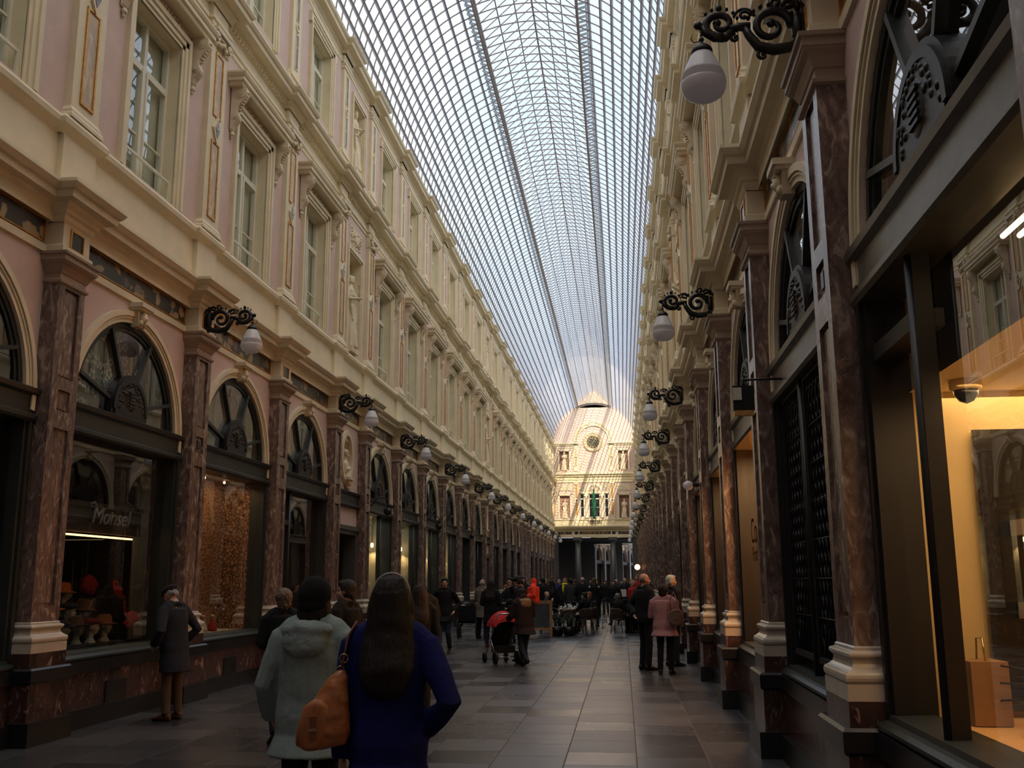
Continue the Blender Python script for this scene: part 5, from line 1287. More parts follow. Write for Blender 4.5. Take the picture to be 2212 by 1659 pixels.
light('AREA', (XL-.45, yc2-.2, 2.2), .35, WARM, 1.8, (0, 0, 0), .1)
M['manq'] = plain('pale_mannequin_plaster', (0.34, 0.33, 0.28), 0.5)
def mk_manq():
    K = skeleton(1.6, 'stand', 'down', 'down'); mb = MB(); T = head_tf(K, 0, 0); head(mb, K, T); s = K['s']
    mb.loft([ring((0, 0, z*s), r*s, r*.8*s) for z, r in ((1.40, .10), (1.42, .09), (1.46, .055), (1.56, .052))])
    o = remesh(mb, 'mannequin_head', .01, 'manq', None, 1)
    for v in o.data.vertices: v.co.z -= 1.40*s
    return o
HATC = [((.02, .02, .025), 'black'), ((.16, .05, .02), 'rust'), ((.09, .01, .01), 'dark red'), ((.06, .035, .02), 'brown'), ((.015, .02, .035), 'navy'), ((.26, .08, .03), 'orange')]
def mk_hat(kind):
    mb = MB()
    if kind == 0: mb.lathe([(.001, .13), (.06, .125), (.085, .10), (.09, .02), (.15, .0), (.16, -.005), (.15, -.012), (.001, -.01)], 24)
    else: mb.lathe([(.001, .09), (.07, .08), (.115, .045), (.12, .02), (.10, .0), (.001, .0)], 24); blob(mb, (.10, 0, .01), (.07, .06, .012))
    return mb
rnd = random.Random(21); n = 0
rows = [(-.42, .90, [-1.15, -.8, -.45, -.1, .25, .6]), (-.68, 1.10, [-1.0, -.62, -.25, .12, .5]), (-.95, 1.32, [-1.1, -.7, -.3, .1, .45])]
PLACE = ['at the pillar end', 'second along', 'third along', 'fourth along', 'fifth along', 'sixth along']
for r_, (d, z, ys) in enumerate(rows):
    MB().box(d-.13, d+.13, -1.38, .95, z-.03, z).build('display_step', 'roomdark', hs)
    for q, y in enumerate(ys):
        h_ = first_or_copy('manq', mk_manq); h_.location = (XL+d, yc2+y, z); h_.rotation_euler = (0, 0, math.radians(-90+rnd.uniform(-20, 50)))
        tag(h_, 'pale mannequin head in the hat window, %s row, %s' % (('front', 'middle', 'back')[r_], PLACE[q]), 'mannequin head', 'mannequin heads in the hat window')
        c = HATC[(n*5+r_) % 6]; n += 1
        o = mk_hat((n+r_) % 2).build('hat', fabric(c[0]), None, (XL+d-.01, yc2+y, z+.225)); o.rotation_euler = (0, rnd.uniform(-.15, .15), rnd.uniform(-.6, .6)); o.scale = (1.1, 1.1, 1)
        tag(o, '%s felt hat on a mannequin head, %s row, %s' % (c[1], ('front', 'middle', 'back')[r_], PLACE[q]), 'hat', 'hats in the hat window')
M['brass'] = plain('polished_cane_handle', (0.55, 0.42, 0.2), 0.15, 0.9)
cs = empty('cane_stand', (XL-1.08, yc2+.75, .88)); tag(cs, 'dark stand holding walking canes at the back of the hat window', 'stand'); MB().lathe([(.30, 0), (.30, .03), (.28, .05), (.28, .5), (.30, .52), (.27, .52)], 20).build('basket', 'roomdark', cs)
for j in range(9):
    o = empty('walking_cane', (XL-1.08+.2*math.cos(j*2.4), yc2+.75+.26*math.sin(j*2.4), .93)); zt = .95+.05*(j % 3); w = .06
    MB().tube([(0, 0, 0), (0, .06*math.sin(j), zt)], .009, 6).build('shaft', 'castiron', o)
    MB().tube([(0, .06*math.sin(j), zt)]+[(0, .06*math.sin(j)+w-w*math.cos(a), zt+w*math.sin(a)) for a in [math.pi*i/8 for i in range(9)]], .010, 8).build('crook', 'brass', o)
    tag(o, 'walking cane with a shiny curved handle in the hat shop stand', 'cane', 'walking canes')
o = MB(); blob(o, (0, 0, 0), (.10, .16, .14)); o = remesh(o, 'scarf', .02, fabric((.16, .012, .01)), None, 1, .05, .08); o.location = (XL-.75, yc2+.72, 1.62); tag(o, 'bunched red scarf hanging before the canes', 'scarf')
MB().box(-.06, .06, -.1, .1, 0, .56).build('display_block', 'roomdark', None, (XL-.75, yc2+.72, .90))
tag(bpy.data.objects['display_block'], 'dark display block under the red scarf in the hat window', 'block')
# lace shop
yl = BAYS[3][1]; ls = SHOPS[('L', 3)]
MB().tube([(-.74+0*a, .10+.20*math.cos(a), 2.68+.20*math.sin(a)) for a in [2*math.pi*i/20 for i in range(21)]], .045, 6).tube([(-.74, .10+.09*math.cos(a), 2.45+.09*math.sin(a)) for a in [2*math.pi*i/20 for i in range(21)]], .03, 6).build('dark_motif', 'castiron', ls)
MB().box(-.75, -.22, -1.35, -.55, 1.27, 1.29).build('glass_shelf', 'roomdark', ls)
light('AREA', (XL-.32, yl, 3.35), 4.5, WARM, .15, (0, math.radians(12), 0), 2.4)
for j, y in enumerate((-.1, .75)): MB().lathe([(.001, 0), (.014, 0), (.02, .02), (.012, .04)], 12, (-.45, y, 3.36)).build('spot_bulb', 'bulb', ls)
rnd = random.Random(8)
for j in range(9):
    o = empty('lace_doll', (XL-.42-.12*(j % 2), yl-1.05+j*.19, .865), rnd.uniform(-2, -1)); c = [(.3, .03, .02), (.02, .03, .1), (.45, .42, .38), (.35, .12, .04)][j % 4]
    MB().lathe([(.085, 0), (.075, .05), (.05, .11), (.03, .15), (.035, .18), (.001, .2)], 14).build('dress', fabric(c), o); b = MB(); blob(b, (0, 0, .225), (.03, .03, .035)); b.build('doll_head', 'skin', o); b = MB(); blob(b, (0, 0, .245), (.04, .04, .025)); b.build('bonnet', fabric((.5, .47, .4)), o)
    tag(o, 'small costumed doll in a lace bonnet, lace shop ledge, %s' % ['at the hat shop end', 'second along', 'third along', 'fourth along', 'mid ledge', 'sixth along', 'seventh along', 'next to last', 'at the far end'][j], 'doll', 'dolls on the lace shop ledge')
# red display, cream curtains with spots, right side orange shops
light('SPOT', (XL-.35, BAYS[4][1]+.3, 3.3), 18, WARM, .05, (0, math.radians(25), 0), spot=100)
for i in (6, 7, 8, 9):
    for y in (1.18,):
        MB().lathe([(.001, 0), (.03, 0), (.045, .05), (.03, .12)], 12, (-.42, y, 2.60)).build('spot_lamp', 'bulb', SHOPS[('L', i)])
        light('SPOT', (XL-.42, BAYS[i][1]+y, 2.58), 9, WARM, .03, (math.radians(24), 0, 0), spot=85); light('AREA', (XL-.34, BAYS[i][1], 3.36), 2.5, (1.0, .92, .78), .1, (0, math.radians(10), 0), 2.2)
        MB().tube([(-.42, y, 2.7), (-.42, y, 3.4)], .01, 6).build('spot_stem', 'castiron', SHOPS[('L', i)])
for i, e in ((2, 75), (3, 40), (4, 22)):
    light('AREA', (XR+.62, BAYS[i][1]+.5, 3.3), e, (1.0, 0.58, 0.26), .5, (0, 0, 0), 2.2)
tg = SHOPS[('R', 2)]
M['ink'] = plain('dark_window_lettering', (0.02, 0.010, 0.006), 1.0, spec=0.0)
text('window_lettering', 'Co', .46, 'ink', (-.085, -1.16, 2.13), (math.pi/2, 0, math.pi/2), tg, .001, align='LEFT')
text('window_lettering', 'Port', .26, 'ink', (-.085, -1.10, 1.90), (math.pi/2, 0, math.pi/2), tg, .001, align='LEFT')
# big display window: yellow room with white shelves, dome camera, plants and boxes
rs = SHOPS[('R', 0)]; y0_ = BAYS[0][1]
light('AREA', (XR+.75, 5.4, 2.76), 15, WARM, .8, (0, 0, 0), 2.2)
for dz in (0, .05): MB().tube([(-.33-dz*1.6, -.05, 3.34), (-.33-dz*1.6, 1.4, 3.34)], .014, 8).build('light_tube', 'tube2', rs)
M['shelfwhite'] = plain('white_shelf', (0.60, 0.50, 0.40), 0.4); M['darkglassback'] = plain('dark_back_panel', (0.012, 0.013, 0.014), 0.15)
MB().box(-1.48, -.54, -1.385, -1.36, .90, 2.55).build('back_panel', 'darkglassback', rs)
for j, z in enumerate((1.95, 1.47, 1.0)):
    o = MB().box(XR+.95, XR+1.25, 5.4, 7.05-.0, z-.05, z+.05).build('display_shelf', 'shelfwhite') if False else MB().box(XR+.70, XR+1.46, 5.98, 6.30, z-.045, z+.045).build('display_shelf', 'shelfwhite')
    tag(o, 'thick white display shelf in the yellow window, %s of three' % ('top', 'middle', 'bottom')[j], 'shelf', 'white display shelves')
dm = empty('dome_camera', (XR+.42, 6.0, 2.80)); tag(dm, 'small black dome camera under the yellow display ceiling', 'camera'); b = MB(); b.lathe([(.09, 0), (.09, -.05), (.07, -.06)], 20); b.build('ring', 'wallyellow', dm); b = MB(); b.lathe([(.07, -.06), (.065, -.09), (.04, -.125), (.001, -.14)], 20); b.build('dome', 'darkglassback', dm)
rnd = random.Random(31)
for j in range(12):
    c = [(.5, .16, .03), (.6, .35, .12), (.05, .03, .02), (.55, .45, .3)][j % 4]; o = MB(); blob(o, (0, 0, .06), (.06, .06, .06), 12, 8); o = o.build('glazed_ball', plain('ball%d' % j, c, .2), None, (XR+.42+.35*rnd.random(), 3.7+j*.17, .862)); tag(o, '%s round confection ball on the floor of the yellow window, among its neighbours' % ('orange', 'amber', 'dark brown', 'cream')[j % 4], 'ball', 'glazed balls in the yellow window')
o = empty('gift_bag', (XR+.38, 6.05, .865)); tag(o, 'tan paper gift bag with a loop handle at the far corner of the yellow window', 'bag'); MB().box(-.10, .10, -.13, .13, 0, .34).build('bag_body', plain('tan_paper', (0.35, 0.2, 0.1), 0.7), o); MB().tube([(0, -.07, .34), (0, -.05, .46), (0, .05, .46), (0, .07, .34)], .006, 6).build('loop_handle', 'brass', o)
o = empty('dried_branch', (XR+.6, 5.7, .865)); tag(o, 'dark dried branch lying in front of the white shelves', 'branch'); b = MB()
for j in range(22): a = j*.8; b.tube([(0, 0, .02), (.1*math.cos(a), .22*math.sin(a), .12+.01*j), (.2*math.cos(a+.3), .42*math.sin(a+.2), .10+.012*j)], .006, 5)
b.build('twigs', 'roomdark', o)
# diamond lattice grille
g = empty('lattice_grille', (0, 0, 0)); wall_place(g, 'R', BAYS[1][1]); tag(g, 'black iron diamond lattice grille fixed before the dark window', 'grille')
for (a, b_) in ((-1.36, -.32), (-.18, 1.36)):
    mb = MB(); z0, z1, st = 1.02, 3.36, .145
    for dr in (1, -1):
        k = -30
        while k < 45:
            # line y = y0 + dr*(z - z0)*.62
            pts = []
            yy = a+k*st
            za, zb_ = z0, z1; sl = dr*.62
            cand = []
            for z in (z0, z1):
                y = yy+sl*(z-z0)
                if a <= y <= b_: cand.append((y, z))
            for y in (a, b_):
                z = z0+(y-yy)/sl
                if z0 < z < z1: cand.append((y, z))
            if len(cand) == 2: mb.tube([(-.03+dr*.008, cand[0][0], cand[0][1]), (-.03+dr*.008, cand[1][0], cand[1][1])], .007, 6)
            k += 1
    z = z0
    while z < z1:
        mb.tube([(-.02, a, z), (-.02, b_, z)], .005, 6); z += .323
    for q in ((a, a+.03, z0-.04, z1), (b_-.03, b_, z0-.04, z1), (a, b_, z0-.05, z0), (a, b_, z1, z1+.03)): mb.box(-.05, .0, *q)
    mb.build('grille_panel', 'castiron', g)
# small wall fixtures
for i in (6, 8, 10):
    t = first_or_copy('goose', lambda: (lambda e: (MB().tube([(.10, -.55, 3.56), (.28, -.50, 3.78), (.42, -.42, 3.80), (.50, -.35, 3.70), (.50, -.33, 3.52)], .016, 8).build('curved_arm', 'castiron', e), MB().lathe([(.001, -.02), (.10, -.02), (.10, .02), (.001, .02)], 20, (.50, -.33, 3.43), axis='y').build('lamp_disc', 'castiron', e), e)[2])(empty('bracket_spotlight')))
    wall_place(t, 'L', BAYS[i][1]-.6); tag(t, 'black curved bracket spotlight on the lintel beam after the %s pilaster' % ORD[i], 'spotlight', 'bracket spotlights')
o = empty('hanging_sign', (XR-.42, 9.55, 3.24)); tag(o, 'small black white and orange sign hanging beside the lattice window', 'sign')
MB().box(-.10, .10, -.02, .02, 0, .24).build('sign_body', 'castiron', o); MB().box(-.10, -.02, -.03, .03, .10, .22).build('white_plate', 'white', o); MB().box(-.09, .09, -.022, .022, -.05, .0).build('orange_edge', 'orange', o); MB().tube([(0, 0, .22), (0, 0, .30), (.42, 0, .30)], .012, 6).build('arm', 'castiron', o)
o = empty('security_camera', (XR-.22, 19.1, 3.42)); tag(o, 'pale grey ball security camera on a marble pilaster', 'camera'); b = MB(); blob(b, (-.12, 0, 0), (.10, .09, .09)); b.build('ball', 'lampglass', o); MB().box(-.06, .22, -.04, .04, -.03, .03).build('mount', 'castiron', o)
o = MB(); blob(o, (0, 0, 0), (.20, .20, .20), 16, 12); o = o.build('globe_light', glow('orange_globe', (1.0, .42, .16), 3.0), None, (XR-.55, 74.3, 2.65)); tag(o, 'small glowing orange globe far along above the crowd', 'lamp'); MB().tube([(0, 0, .18), (0, 0, .3), (.55, 0, .3)], .02, 6).build('arm', 'castiron', o)

# ================================================================ people
BLK = (.010, .010, .012)
person('person', (-1.78, 5.75), -4, 1.66, 'stand', 'cuff', 'down', wide=1.0, coat=(.19, .245, .245), hem=.74, flare=.05, cadd=.055, hat='beanie', hatcol=(.006, .006, .007), hair='bob', hcol=(.012, .008, .007),
       hood=((.205, .26, .26),), trousers=BLK, vox=.011, coatbump=.3, crumple=.012, label='person in a pale grey-blue hooded jacket and black beanie seen from behind')
person('person', (-1.12, 4.85), 4, 1.68, 'stand', 'down', 'inpocket', wide=.98, coat=(.003, .006, .075), hem=.70, flare=.045, cadd=.032, hair='long', hcol=(.006, .0042, .0036), trousers=BLK, vox=.010, collar=.022,
       label='person with long dark hair in a royal blue coat seen from behind')
o = empty('headband', (-1.12, 4.85, 0)); o.rotation_euler = (0, 0, math.radians(4)); tag(o, 'thin pale hairband over the long dark hair of the person in blue', 'hairband')
Kh = skeleton(1.68, 'stand', 'down', 'down'); Th = head_tf(Kh, 0, 0)
MB().tube([Th(.094*math.cos(a), -.02, .035+.105*math.sin(a)) for a in [math.pi*i/16 for i in range(17)]], .005, 6).build('band', plain('pale_band', (.35, .34, .36), .4), o)
# handbag
bg = empty('handbag', (-1.40, 4.72, .90)); bg.rotation_euler = (0, 0, math.radians(8)); tag(bg, 'tan leather shoulder bag hanging from the shoulder of the person in blue', 'handbag')
M['leather'] = plain('tan_leather', (0.30, 0.105, 0.035), 0.42, var=0.25, scale=12, bump=0.4, bscale=25); M['leatherd'] = plain('dark_tan_leather', (0.16, 0.05, 0.02), 0.4)
b = MB(); b.loft([ring((dx, 0, z), rx, ry, 24) for z, rx, ry, dx in ((0, .06, .04, -.02), (.015, .115, .065, -.01), (.07, .125, .08, 0), (.15, .105, .078, .015), (.24, .075, .06, .04), (.31, .045, .04, .06), (.345, .02, .02, .07))], 0, True); remesh(b, 'bag_body', .008, 'leather', bg, 2, .014, .06)
b = MB(); b.loft([ring((-.045+dx, -.055, z), rx, .035, 16) for z, rx, dx in ((.0, .03, 0), (.02, .07, 0), (.10, .075, .01), (.19, .06, .02), (.22, .02, .02))], 0, True); b.build('flap_pocket', 'leather', bg); MB().box(-.05, -.02, -.10, -.085, .06, .15).build('buckle_tab', 'leatherd', bg); MB().box(-.052, -.018, -.103, -.098, .085, .10).build('buckle', 'brass', bg)
MB().tube([(.07, 0, .33), (.085, .01, .40), (.10, .03, .50), (.13, .09, .56)], [(.018, .006)]*4, 8).build('strap', 'leatherd', bg)
for z, x in ((.345, .07), (.40, .085)): MB().tube([(x+.02*math.cos(a), 0, z+.02*math.sin(a)) for a in [2*math.pi*i/12 for i in range(13)]], .003, 6).build('ring', 'brass', bg)

person('person', (-5.58, 12.28), 72, 1.63, 'stand', 'pocket', 'pocket', lean=.10, wide=1.12, hp=-28, hy=6, coat=(.020, .022, .030), hem=.62, cadd=.035, flare=.02, collar=.03, hair='ring', hcol=(.25, .25, .25), hat='flatcap', hatcol=(.03, .03, .035),
       trousers=(.10, .065, .04), shoes=(.07, .03, .015), label='person in a dark overcoat and flat cap peering into the hat shop window')
person('person', (-3.66, 10.7), 28, 1.58, 'walk', 'bent', 'bent', coat=BLK, hem=.66, hair='curly', hcol=(.16, .12, .09), trousers=BLK, label='person with short grey-brown curls in a long black coat walking past the lace shop', vox=.013)
person('person', (-2.88, 10.4), 70, 1.68, 'stand', 'down', 'bent', hy=20, coat=(.014, .011, .010), hem=.8, hair='short', hcol=(.03, .02, .015), collar=.025, label='balding person in a dark jacket half hidden behind the black beanie')
person('person', (-2.55, 12.6), 10, 1.62, 'stand', coat=BLK, hem=.8, hair='long', hcol=(.02, .012, .01), label='person in black mostly hidden behind the long dark hair')
person('person', (-3.60, 18.0), 5, 1.64, 'walk2', 'bent', 'bent', wide=1.2, coat=(.030, .022, .016), hem=.78, cadd=.06, hair='bob', hcol=(.02, .014, .012), hood=((.03, .022, .016),), label='person in a bulky dark brown quilted jacket walking away')
person('person', (-4.22, 23.85), 178, 1.75, 'walk', 'pocket', 'pocket', hy=12, coat=(.012, .012, .014), hem=.74, hair='short', hcol=(.012, .01, .009), trousers=(.03, .05, .09), shoes=(.02, .015, .012), label='young person in an open black jacket and blue jeans walking towards the viewer', vox=.012)
p = bpy.data.objects['person.007'] if 'person.007' in bpy.data.objects else None
person('person', (-3.42, 26.2), -5, 1.70, 'stand', 'bent', 'bent', coat=BLK, hem=.62, hair='long', hcol=(.010, .008, .007), trousers=(.015, .02, .035), shoes=(.12, .025, .02), label='person with long black hair in a long black coat and reddish shoes')
person('person', (-4.17, 30.0), -20, 1.73, 'stand', 'push', 'push', coat=(.17, .14, .115), hem=.62, hair='ring', hcol=(.3, .28, .26), label='bald person in a beige-grey coat behind a wheelchair')
person('person', (-3.42, 29.6), 150, 1.56, 'stand', coat=BLK, hair='bob', hcol=(.22, .07, .03), label='person with auburn hair standing by the beige coat')
person('person', (-3.10, 28.0), 120, 1.77, 'stand', 'bent', 'bent', hy=40, coat=(.012, .014, .02), hem=.80, cadd=.06, hood=((.30, .19, .10), 1.0), hair='short', hcol=(.012, .01, .01), trousers=(.015, .02, .03), label='person in glasses and a dark parka with tan fur hood')
person('person', (-2.16, 21.75), 78, 1.78, 'stand', 'bent', 'raise', lean=.06, hp=-28, coat=BLK, hem=.86, hair='short', hcol=(.010, .008, .007), trousers=BLK, label='dark-haired person bending over the toddler in orange-red', vox=.013)
# toddler held on the arm
td = person('person', (-1.90, 21.5), 95, 1.0, 'sit', 'bent', 'bent', wide=1.5, coat=(.75, .06, .03), hem=.70, cadd=.09, hat='hoodup', hatcol=(.75, .06, .03), hair=None, trousers=(.6, .05, .03), label='toddler in an orange-red hooded snowsuit carried on an arm', z0=.93)
person('person', (-2.00, 20.55), 35, 1.52, 'walk', 'push', 'push', lean=.12, wide=1.12, hp=-8, coat=(.020, .011, .012), hem=.70, cadd=.055, hair='bob', hcol=(.015, .012, .012), hood=((.26, .17, .10), 1.0), trousers=(.02, .03, .055), shoes=BLK, label='person in a dark quilted coat with fur collar pushing the stroller')
person('person', (.73, 18.8), -12, 1.58, 'stand', 'fold', 'bent', wide=1.15, hp=-5, hy=-25, coat=(.30, .165, .185), hem=.74, cadd=.05, flare=.05, hair='curly', hcol=(.02, .012, .012), trousers=BLK, shoes=BLK, label='person in a dusty pink wool coat with a brown shoulder bag')
person('person', (.40, 19.65), -60, 1.80, 'stand', 'back', 'bent', wide=1.1, hy=-20, skin='skin2', coat=BLK, hem=.86, cadd=.045, hair='ring', hcol=(.16, .15, .14), trousers=(.012, .012, .015), label='person with cropped grey hair and ruddy face in black beside the pink coat')
person('person', (.95, 20.55), -50, 1.77, 'stand', hy=-25, coat=(.012, .012, .015), hem=.84, hair='short', hcol=(.42, .42, .42), trousers=(.015, .02, .03), collar=.03, label='white-haired person in a dark jacket beyond the pink coat')
sb = empty('shoulder_bag', (.93, 18.55, .86)); tag(sb, 'brown fabric shoulder bag on the person in pink', 'handbag'); b = MB(); b.loft([ring((0, 0, z), rx, .06, 16) for z, rx in ((0, .08), (.04, .14), (.2, .13), (.27, .09), (.29, .02))]); remesh(b, 'bag_body', .016, plain('brown_fabric_bag', (.10, .065, .05), .8), sb, 1, .02, .05); MB().tube([(-.10, 0, .26), (-.10, .05, .45), (-.03, .10, .60), (.02, .03, .45), (.09, 0, .26)], .012, 6).build('strap', 'leatherd', sb)
# stroller
st = empty('stroller', (-2.53, 21.12, 0), math.radians(28)); tag(st, 'black stroller with bright red hood and chrome frame', 'stroller')
M['redcloth'] = fabric((.50, .025, .025), .8, .4); M['tyre'] = plain('tyre_rubber', (.012, .012, .012), .7); M['chrome'] = plain('chrome_tube', (.45, .45, .46), .25, .9)
def wheel(par, x, y, r, w=.04):
    e = MB().lathe([(r*.72, -w/2), (r, -w/2), (r*1.0, w/2), (r*.72, w/2), (r*.72, -w/2)], 24, (x, y, r), axis='x').build('wheel', 'tyre', par)
    mb = MB()
    for k in range(6): a = k*math.pi/3; mb.tube([(x, y, r), (x, y+r*.74*math.cos(a), r+r*.74*math.sin(a))], .006, 5)
    mb.lathe([(.02, -w/2), (.02, w/2)], 10, (x, y, r), axis='x'); mb.build('spokes', 'chrome', e)
for x in (-.24, .24): wheel(st, x, -.25, .13); wheel(st, x, .38, .10)
mb = MB()
for x in (-.23, .23): mb.tube([(x, .38, .12), (x, .10, .38), (x, -.12, .70), (x*.95, -.34, 1.0)], .013, 8); mb.tube([(x, -.25, .14), (x, -.02, .42), (x, .12, .62)], .012, 8)
mb.tube([(-.22, -.34, 1.0), (.22, -.34, 1.0)], .018, 8); mb.tube([(-.23, -.25, .14), (.23, -.25, .14)], .012, 8); mb.build('frame', 'chrome', st)
b = MB(); b.loft([ring((0, y, z), rx, ry, 20) for z, y, rx, ry in ((.34, .06, .15, .13), (.42, .04, .20, .22), (.58, .0, .21, .25), (.75, -.03, .21, .22), (.86, -.03, .18, .16))]); remesh(b, 'seat_shell', .02, fabric((.008, .008, .009)), st, 2)
b = MB(); b.loft([[(.24*math.cos(q)*1.0, -.03+.30*math.sin(a)*1.0+.0, .74+.30*math.sin(q)*math.cos(a)*1.0) for q in [math.pi*k/12 for k in range(13)]] for a in [math.radians(-70+14*i) for i in range(10)]], closed=False, cap=False); hd = b.build('hood', 'redcloth', st); md = hd.modifiers.new('s', 'SOLIDIFY'); md.thickness = .02
MB().box(-.19, .19, -.26, .10, .22, .36).build('basket', fabric((.015, .015, .016)), st)
wc = empty('wheelchair', (-4.62, 30.1, 0)); tag(wc, 'dark wheelchair with a large spoked wheel by the beige coat', 'wheelchair')
for x in (-.28, .28): wheel(wc, x, 0, .31, .03); wheel(wc, x, .42, .09, .03)
MB().box(-.25, .25, -.2, .25, .45, .52).build('seat', fabric((.01, .01, .012)), wc); MB().box(-.25, .25, -.24, -.20, .52, .95).build('backrest', fabric((.01, .01, .012)), wc)
mb = MB()
for x in (-.26, .26): mb.tube([(x, -.32, .98), (x, -.22, .95), (x, -.22, .31), (x, .25, .45), (x, .42, .12)], .012, 6)
mb.build('frame', 'chrome', wc)
# crowd further on
rnd = random.Random(77)
COL = [(.012, .012, .014), (.02, .02, .026), (.028, .02, .017), (.015, .02, .03), (.035, .033, .032), (.010, .010, .010)]
HC = [((.015, .011, .009), 'dark'), ((.09, .05, .025), 'brown'), ((.28, .27, .26), 'grey'), ((.30, .18, .07), 'fair')]
spec = [  # x, y, face, height, coat, hair, haircolour, label
 (-2.57, 45, 170, 1.80, (.03, .03, .032), 'bob', (.30, .15, .06), 'person with fair hair and a bright yellow scarf in the crowd'),
 (-1.55, 39, 5, 1.82, BLK, 'ring', (.2, .15, .12), 'bald person in a broad black coat standing behind the cafe tables'),
 (-1.08, 38, 0, 1.78, BLK, 'short', (.10, .055, .03), 'brown-haired person in a black and white striped jacket walking away'),
 (-2.05, 40, 20, 1.78, (.035, .037, .04), 'short', (.02, .015, .012), 'person in a charcoal jacket and hat behind the blackboard'),
 (-2.55, 36.5, -10, 1.70, BLK, 'long', (.012, .01, .009), 'person with a hairband and long black hair by the blackboard'),
 (-2.95, 37.5, 15, 1.80, BLK, 'short', (.02, .015, .012), 'person in black with a pale collar beside the blackboard'),
 (-2.95, 47, 170, 1.74, (.02, .02, .22), 'short', (.3, .3, .3), 'person in a vivid blue jacket far back in the crowd'),
 (-.36, 40, 160, 1.70, BLK, 'short', (.06, .06, .06), 'person in black with grey hair holding a yellow cup in the passage'),
 (-.30, 46, 175, 1.72, (.02, .02, .02), 'short', (.45, .45, .44), 'white-haired person in dark clothes far along the passage'),
 (.06, 44, -150, 1.80, (.02, .022, .03), 'ring', (.12, .08, .06), 'person in a suit with a grey shirt near the menu card'),
 (.36, 38, -40, 1.66, (.32, .02, .015), 'short', (.34, .30, .24), 'person with pale hair and a red sleeve at the cafe edge'),
 (.62, 46, 170, 1.93, (.38, .03, .02), 'short', (.3, .12, .05), 'tall person in a red top at the far chocolate shop side'),
 (-3.35, 44, 165, 1.76, (.30, .06, .06), 'short', (.3, .2, .1), 'person in a dark red top far behind the blackboard'),
]
for q, (x, y, fc, h, c, hr, hcx, lb) in enumerate(spec):
    tt = person('person', (x, y), fc, h, 'walk' if q % 2 else 'stand', 'bent' if q % 3 else 'down', 'down', coat=c, hem=.82, hair=hr, hcol=hcx, trousers=(.015, .02, .03), vox=.022, label=lb, wide=1.05+.08*(q % 2))
    if q == 0: MB().tube([(.10*math.cos(a), .09*math.sin(a)+.01, 1.52+.02*math.sin(a)) for a in [2*math.pi*i/14 for i in range(15)]], .05, 8).tube([(.04, .12, 1.5), (.05, .16, 1.3), (.04, .15, 1.15)], .04, 8).build('scarf', fabric((.75, .60, .03)), tt)
    if q == 2:
        for s_ in (-1, 1): MB().tube([(s_*.14, -.06, 1.47), (s_*.22, -.03, 1.38), (s_*.265, -.03, 1.12), (s_*.27, .0, .93)], .035, 6).build('white_sleeve_stripe', fabric((.7, .7, .7)), tt)
sx = [(-3.9, 48), (-3.3, 52), (-2.6, 55), (-2.0, 50), (-1.5, 58), (-.9, 52), (-.5, 60), (.1, 54), (.5, 62), (-4.4, 55), (-3.1, 63), (-1.9, 66), (-.1, 70), (-4.7, 62), (.75, 52), (-2.3, 72), (-3.8, 36), (-3.3, 33.5), (-1.2, 47), (.9, 41)]
NUM = ['one', 'two']
for q, (x, y) in enumerate(sx):
    hc_, hn = HC[rnd.randrange(4)]; 
    person('person', (x, y), rnd.choice([0, 20, 170, 190, 90]), rnd.uniform(1.62, 1.86), rnd.choice(['stand', 'walk']), 'down', 'bent', coat=COL[q % 6], hem=.8, hair=('short', 'bob')[q % 2], hcol=hc_, vox=.03,
           label='dark-coated person with %s hair among the distant crowd in the middle of the gallery' % hn, group='distant dark-coated crowd')
# ================================================================ cafe
M['rattan'] = plain('dark_rattan', (0.035, 0.022, 0.014), 0.6, var=.3, scale=30); M['chairwood'] = plain('brown_chair_wood', (0.14, 0.07, 0.035), 0.5)
M['tabletop'] = plain('dark_table_top', (0.03, 0.028, 0.027), 0.25); M['china'] = plain('white_china', (0.7, 0.7, 0.68), 0.2); M['wood'] = plain('orange_pine', (0.42, 0.20, 0.095), 0.5, var=.2, scale=8)
def mk_chair():
    t = empty('cafe_chair')
    MB().lathe([(.001, .44), (.21, .44), (.215, .46), (.20, .475), (.001, .48)], 20).build('seat', 'rattan', t)
    for sx_, sy_ in ((-1, -1), (1, -1), (-1, 1), (1, 1)): MB().tube([(sx_*.14, sy_*.14, .45), (sx_*.20, sy_*.20, 0)], .014, 8).build('leg', 'chairwood', t)
    mb = MB(); mb.tube([(.25*math.cos(a), .24*math.sin(a), .78-.10*max(0, math.sin(a)+.3)) for a in [math.pi*(-1.15+1.3*i/16) for i in range(17)]], .016, 8)
    for i in range(17):
        a = math.pi*(-1.15+1.3*i/16); mb.tube([(.25*math.cos(a), .24*math.sin(a), .77-.10*max(0, math.sin(a)+.3)), (.19*math.cos(a), .19*math.sin(a), .46)], .008, 5)
    mb.build('backrest', 'chairwood', t)
    mb = MB(); rg = []
    for i in range(15): a = math.pi*(-1.05+1.1*i/14); rg.append([((.20+.045*(z-.48)/.27)*math.cos(a), (.195+.04*(z-.48)/.27)*math.sin(a), z) for z in (.48, .58, .68, .74)])
    mb.loft(rg, closed=False, cap=False); mb.build('woven_panel', 'rattan', t)
    return t
def mk_table():
    t = empty('cafe_table'); MB().box(-.35, .35, -.35, .35, .71, .74).build('table_top', 'tabletop', t); MB().tube([(0, 0, .03), (0, 0, .71)], .03, 10).build('pedestal', 'castiron', t); MB().box(-.25, .25, -.03, .03, 0, .03).box(-.03, .03, -.25, .25, 0, .03).build('foot', 'castiron', t); return t
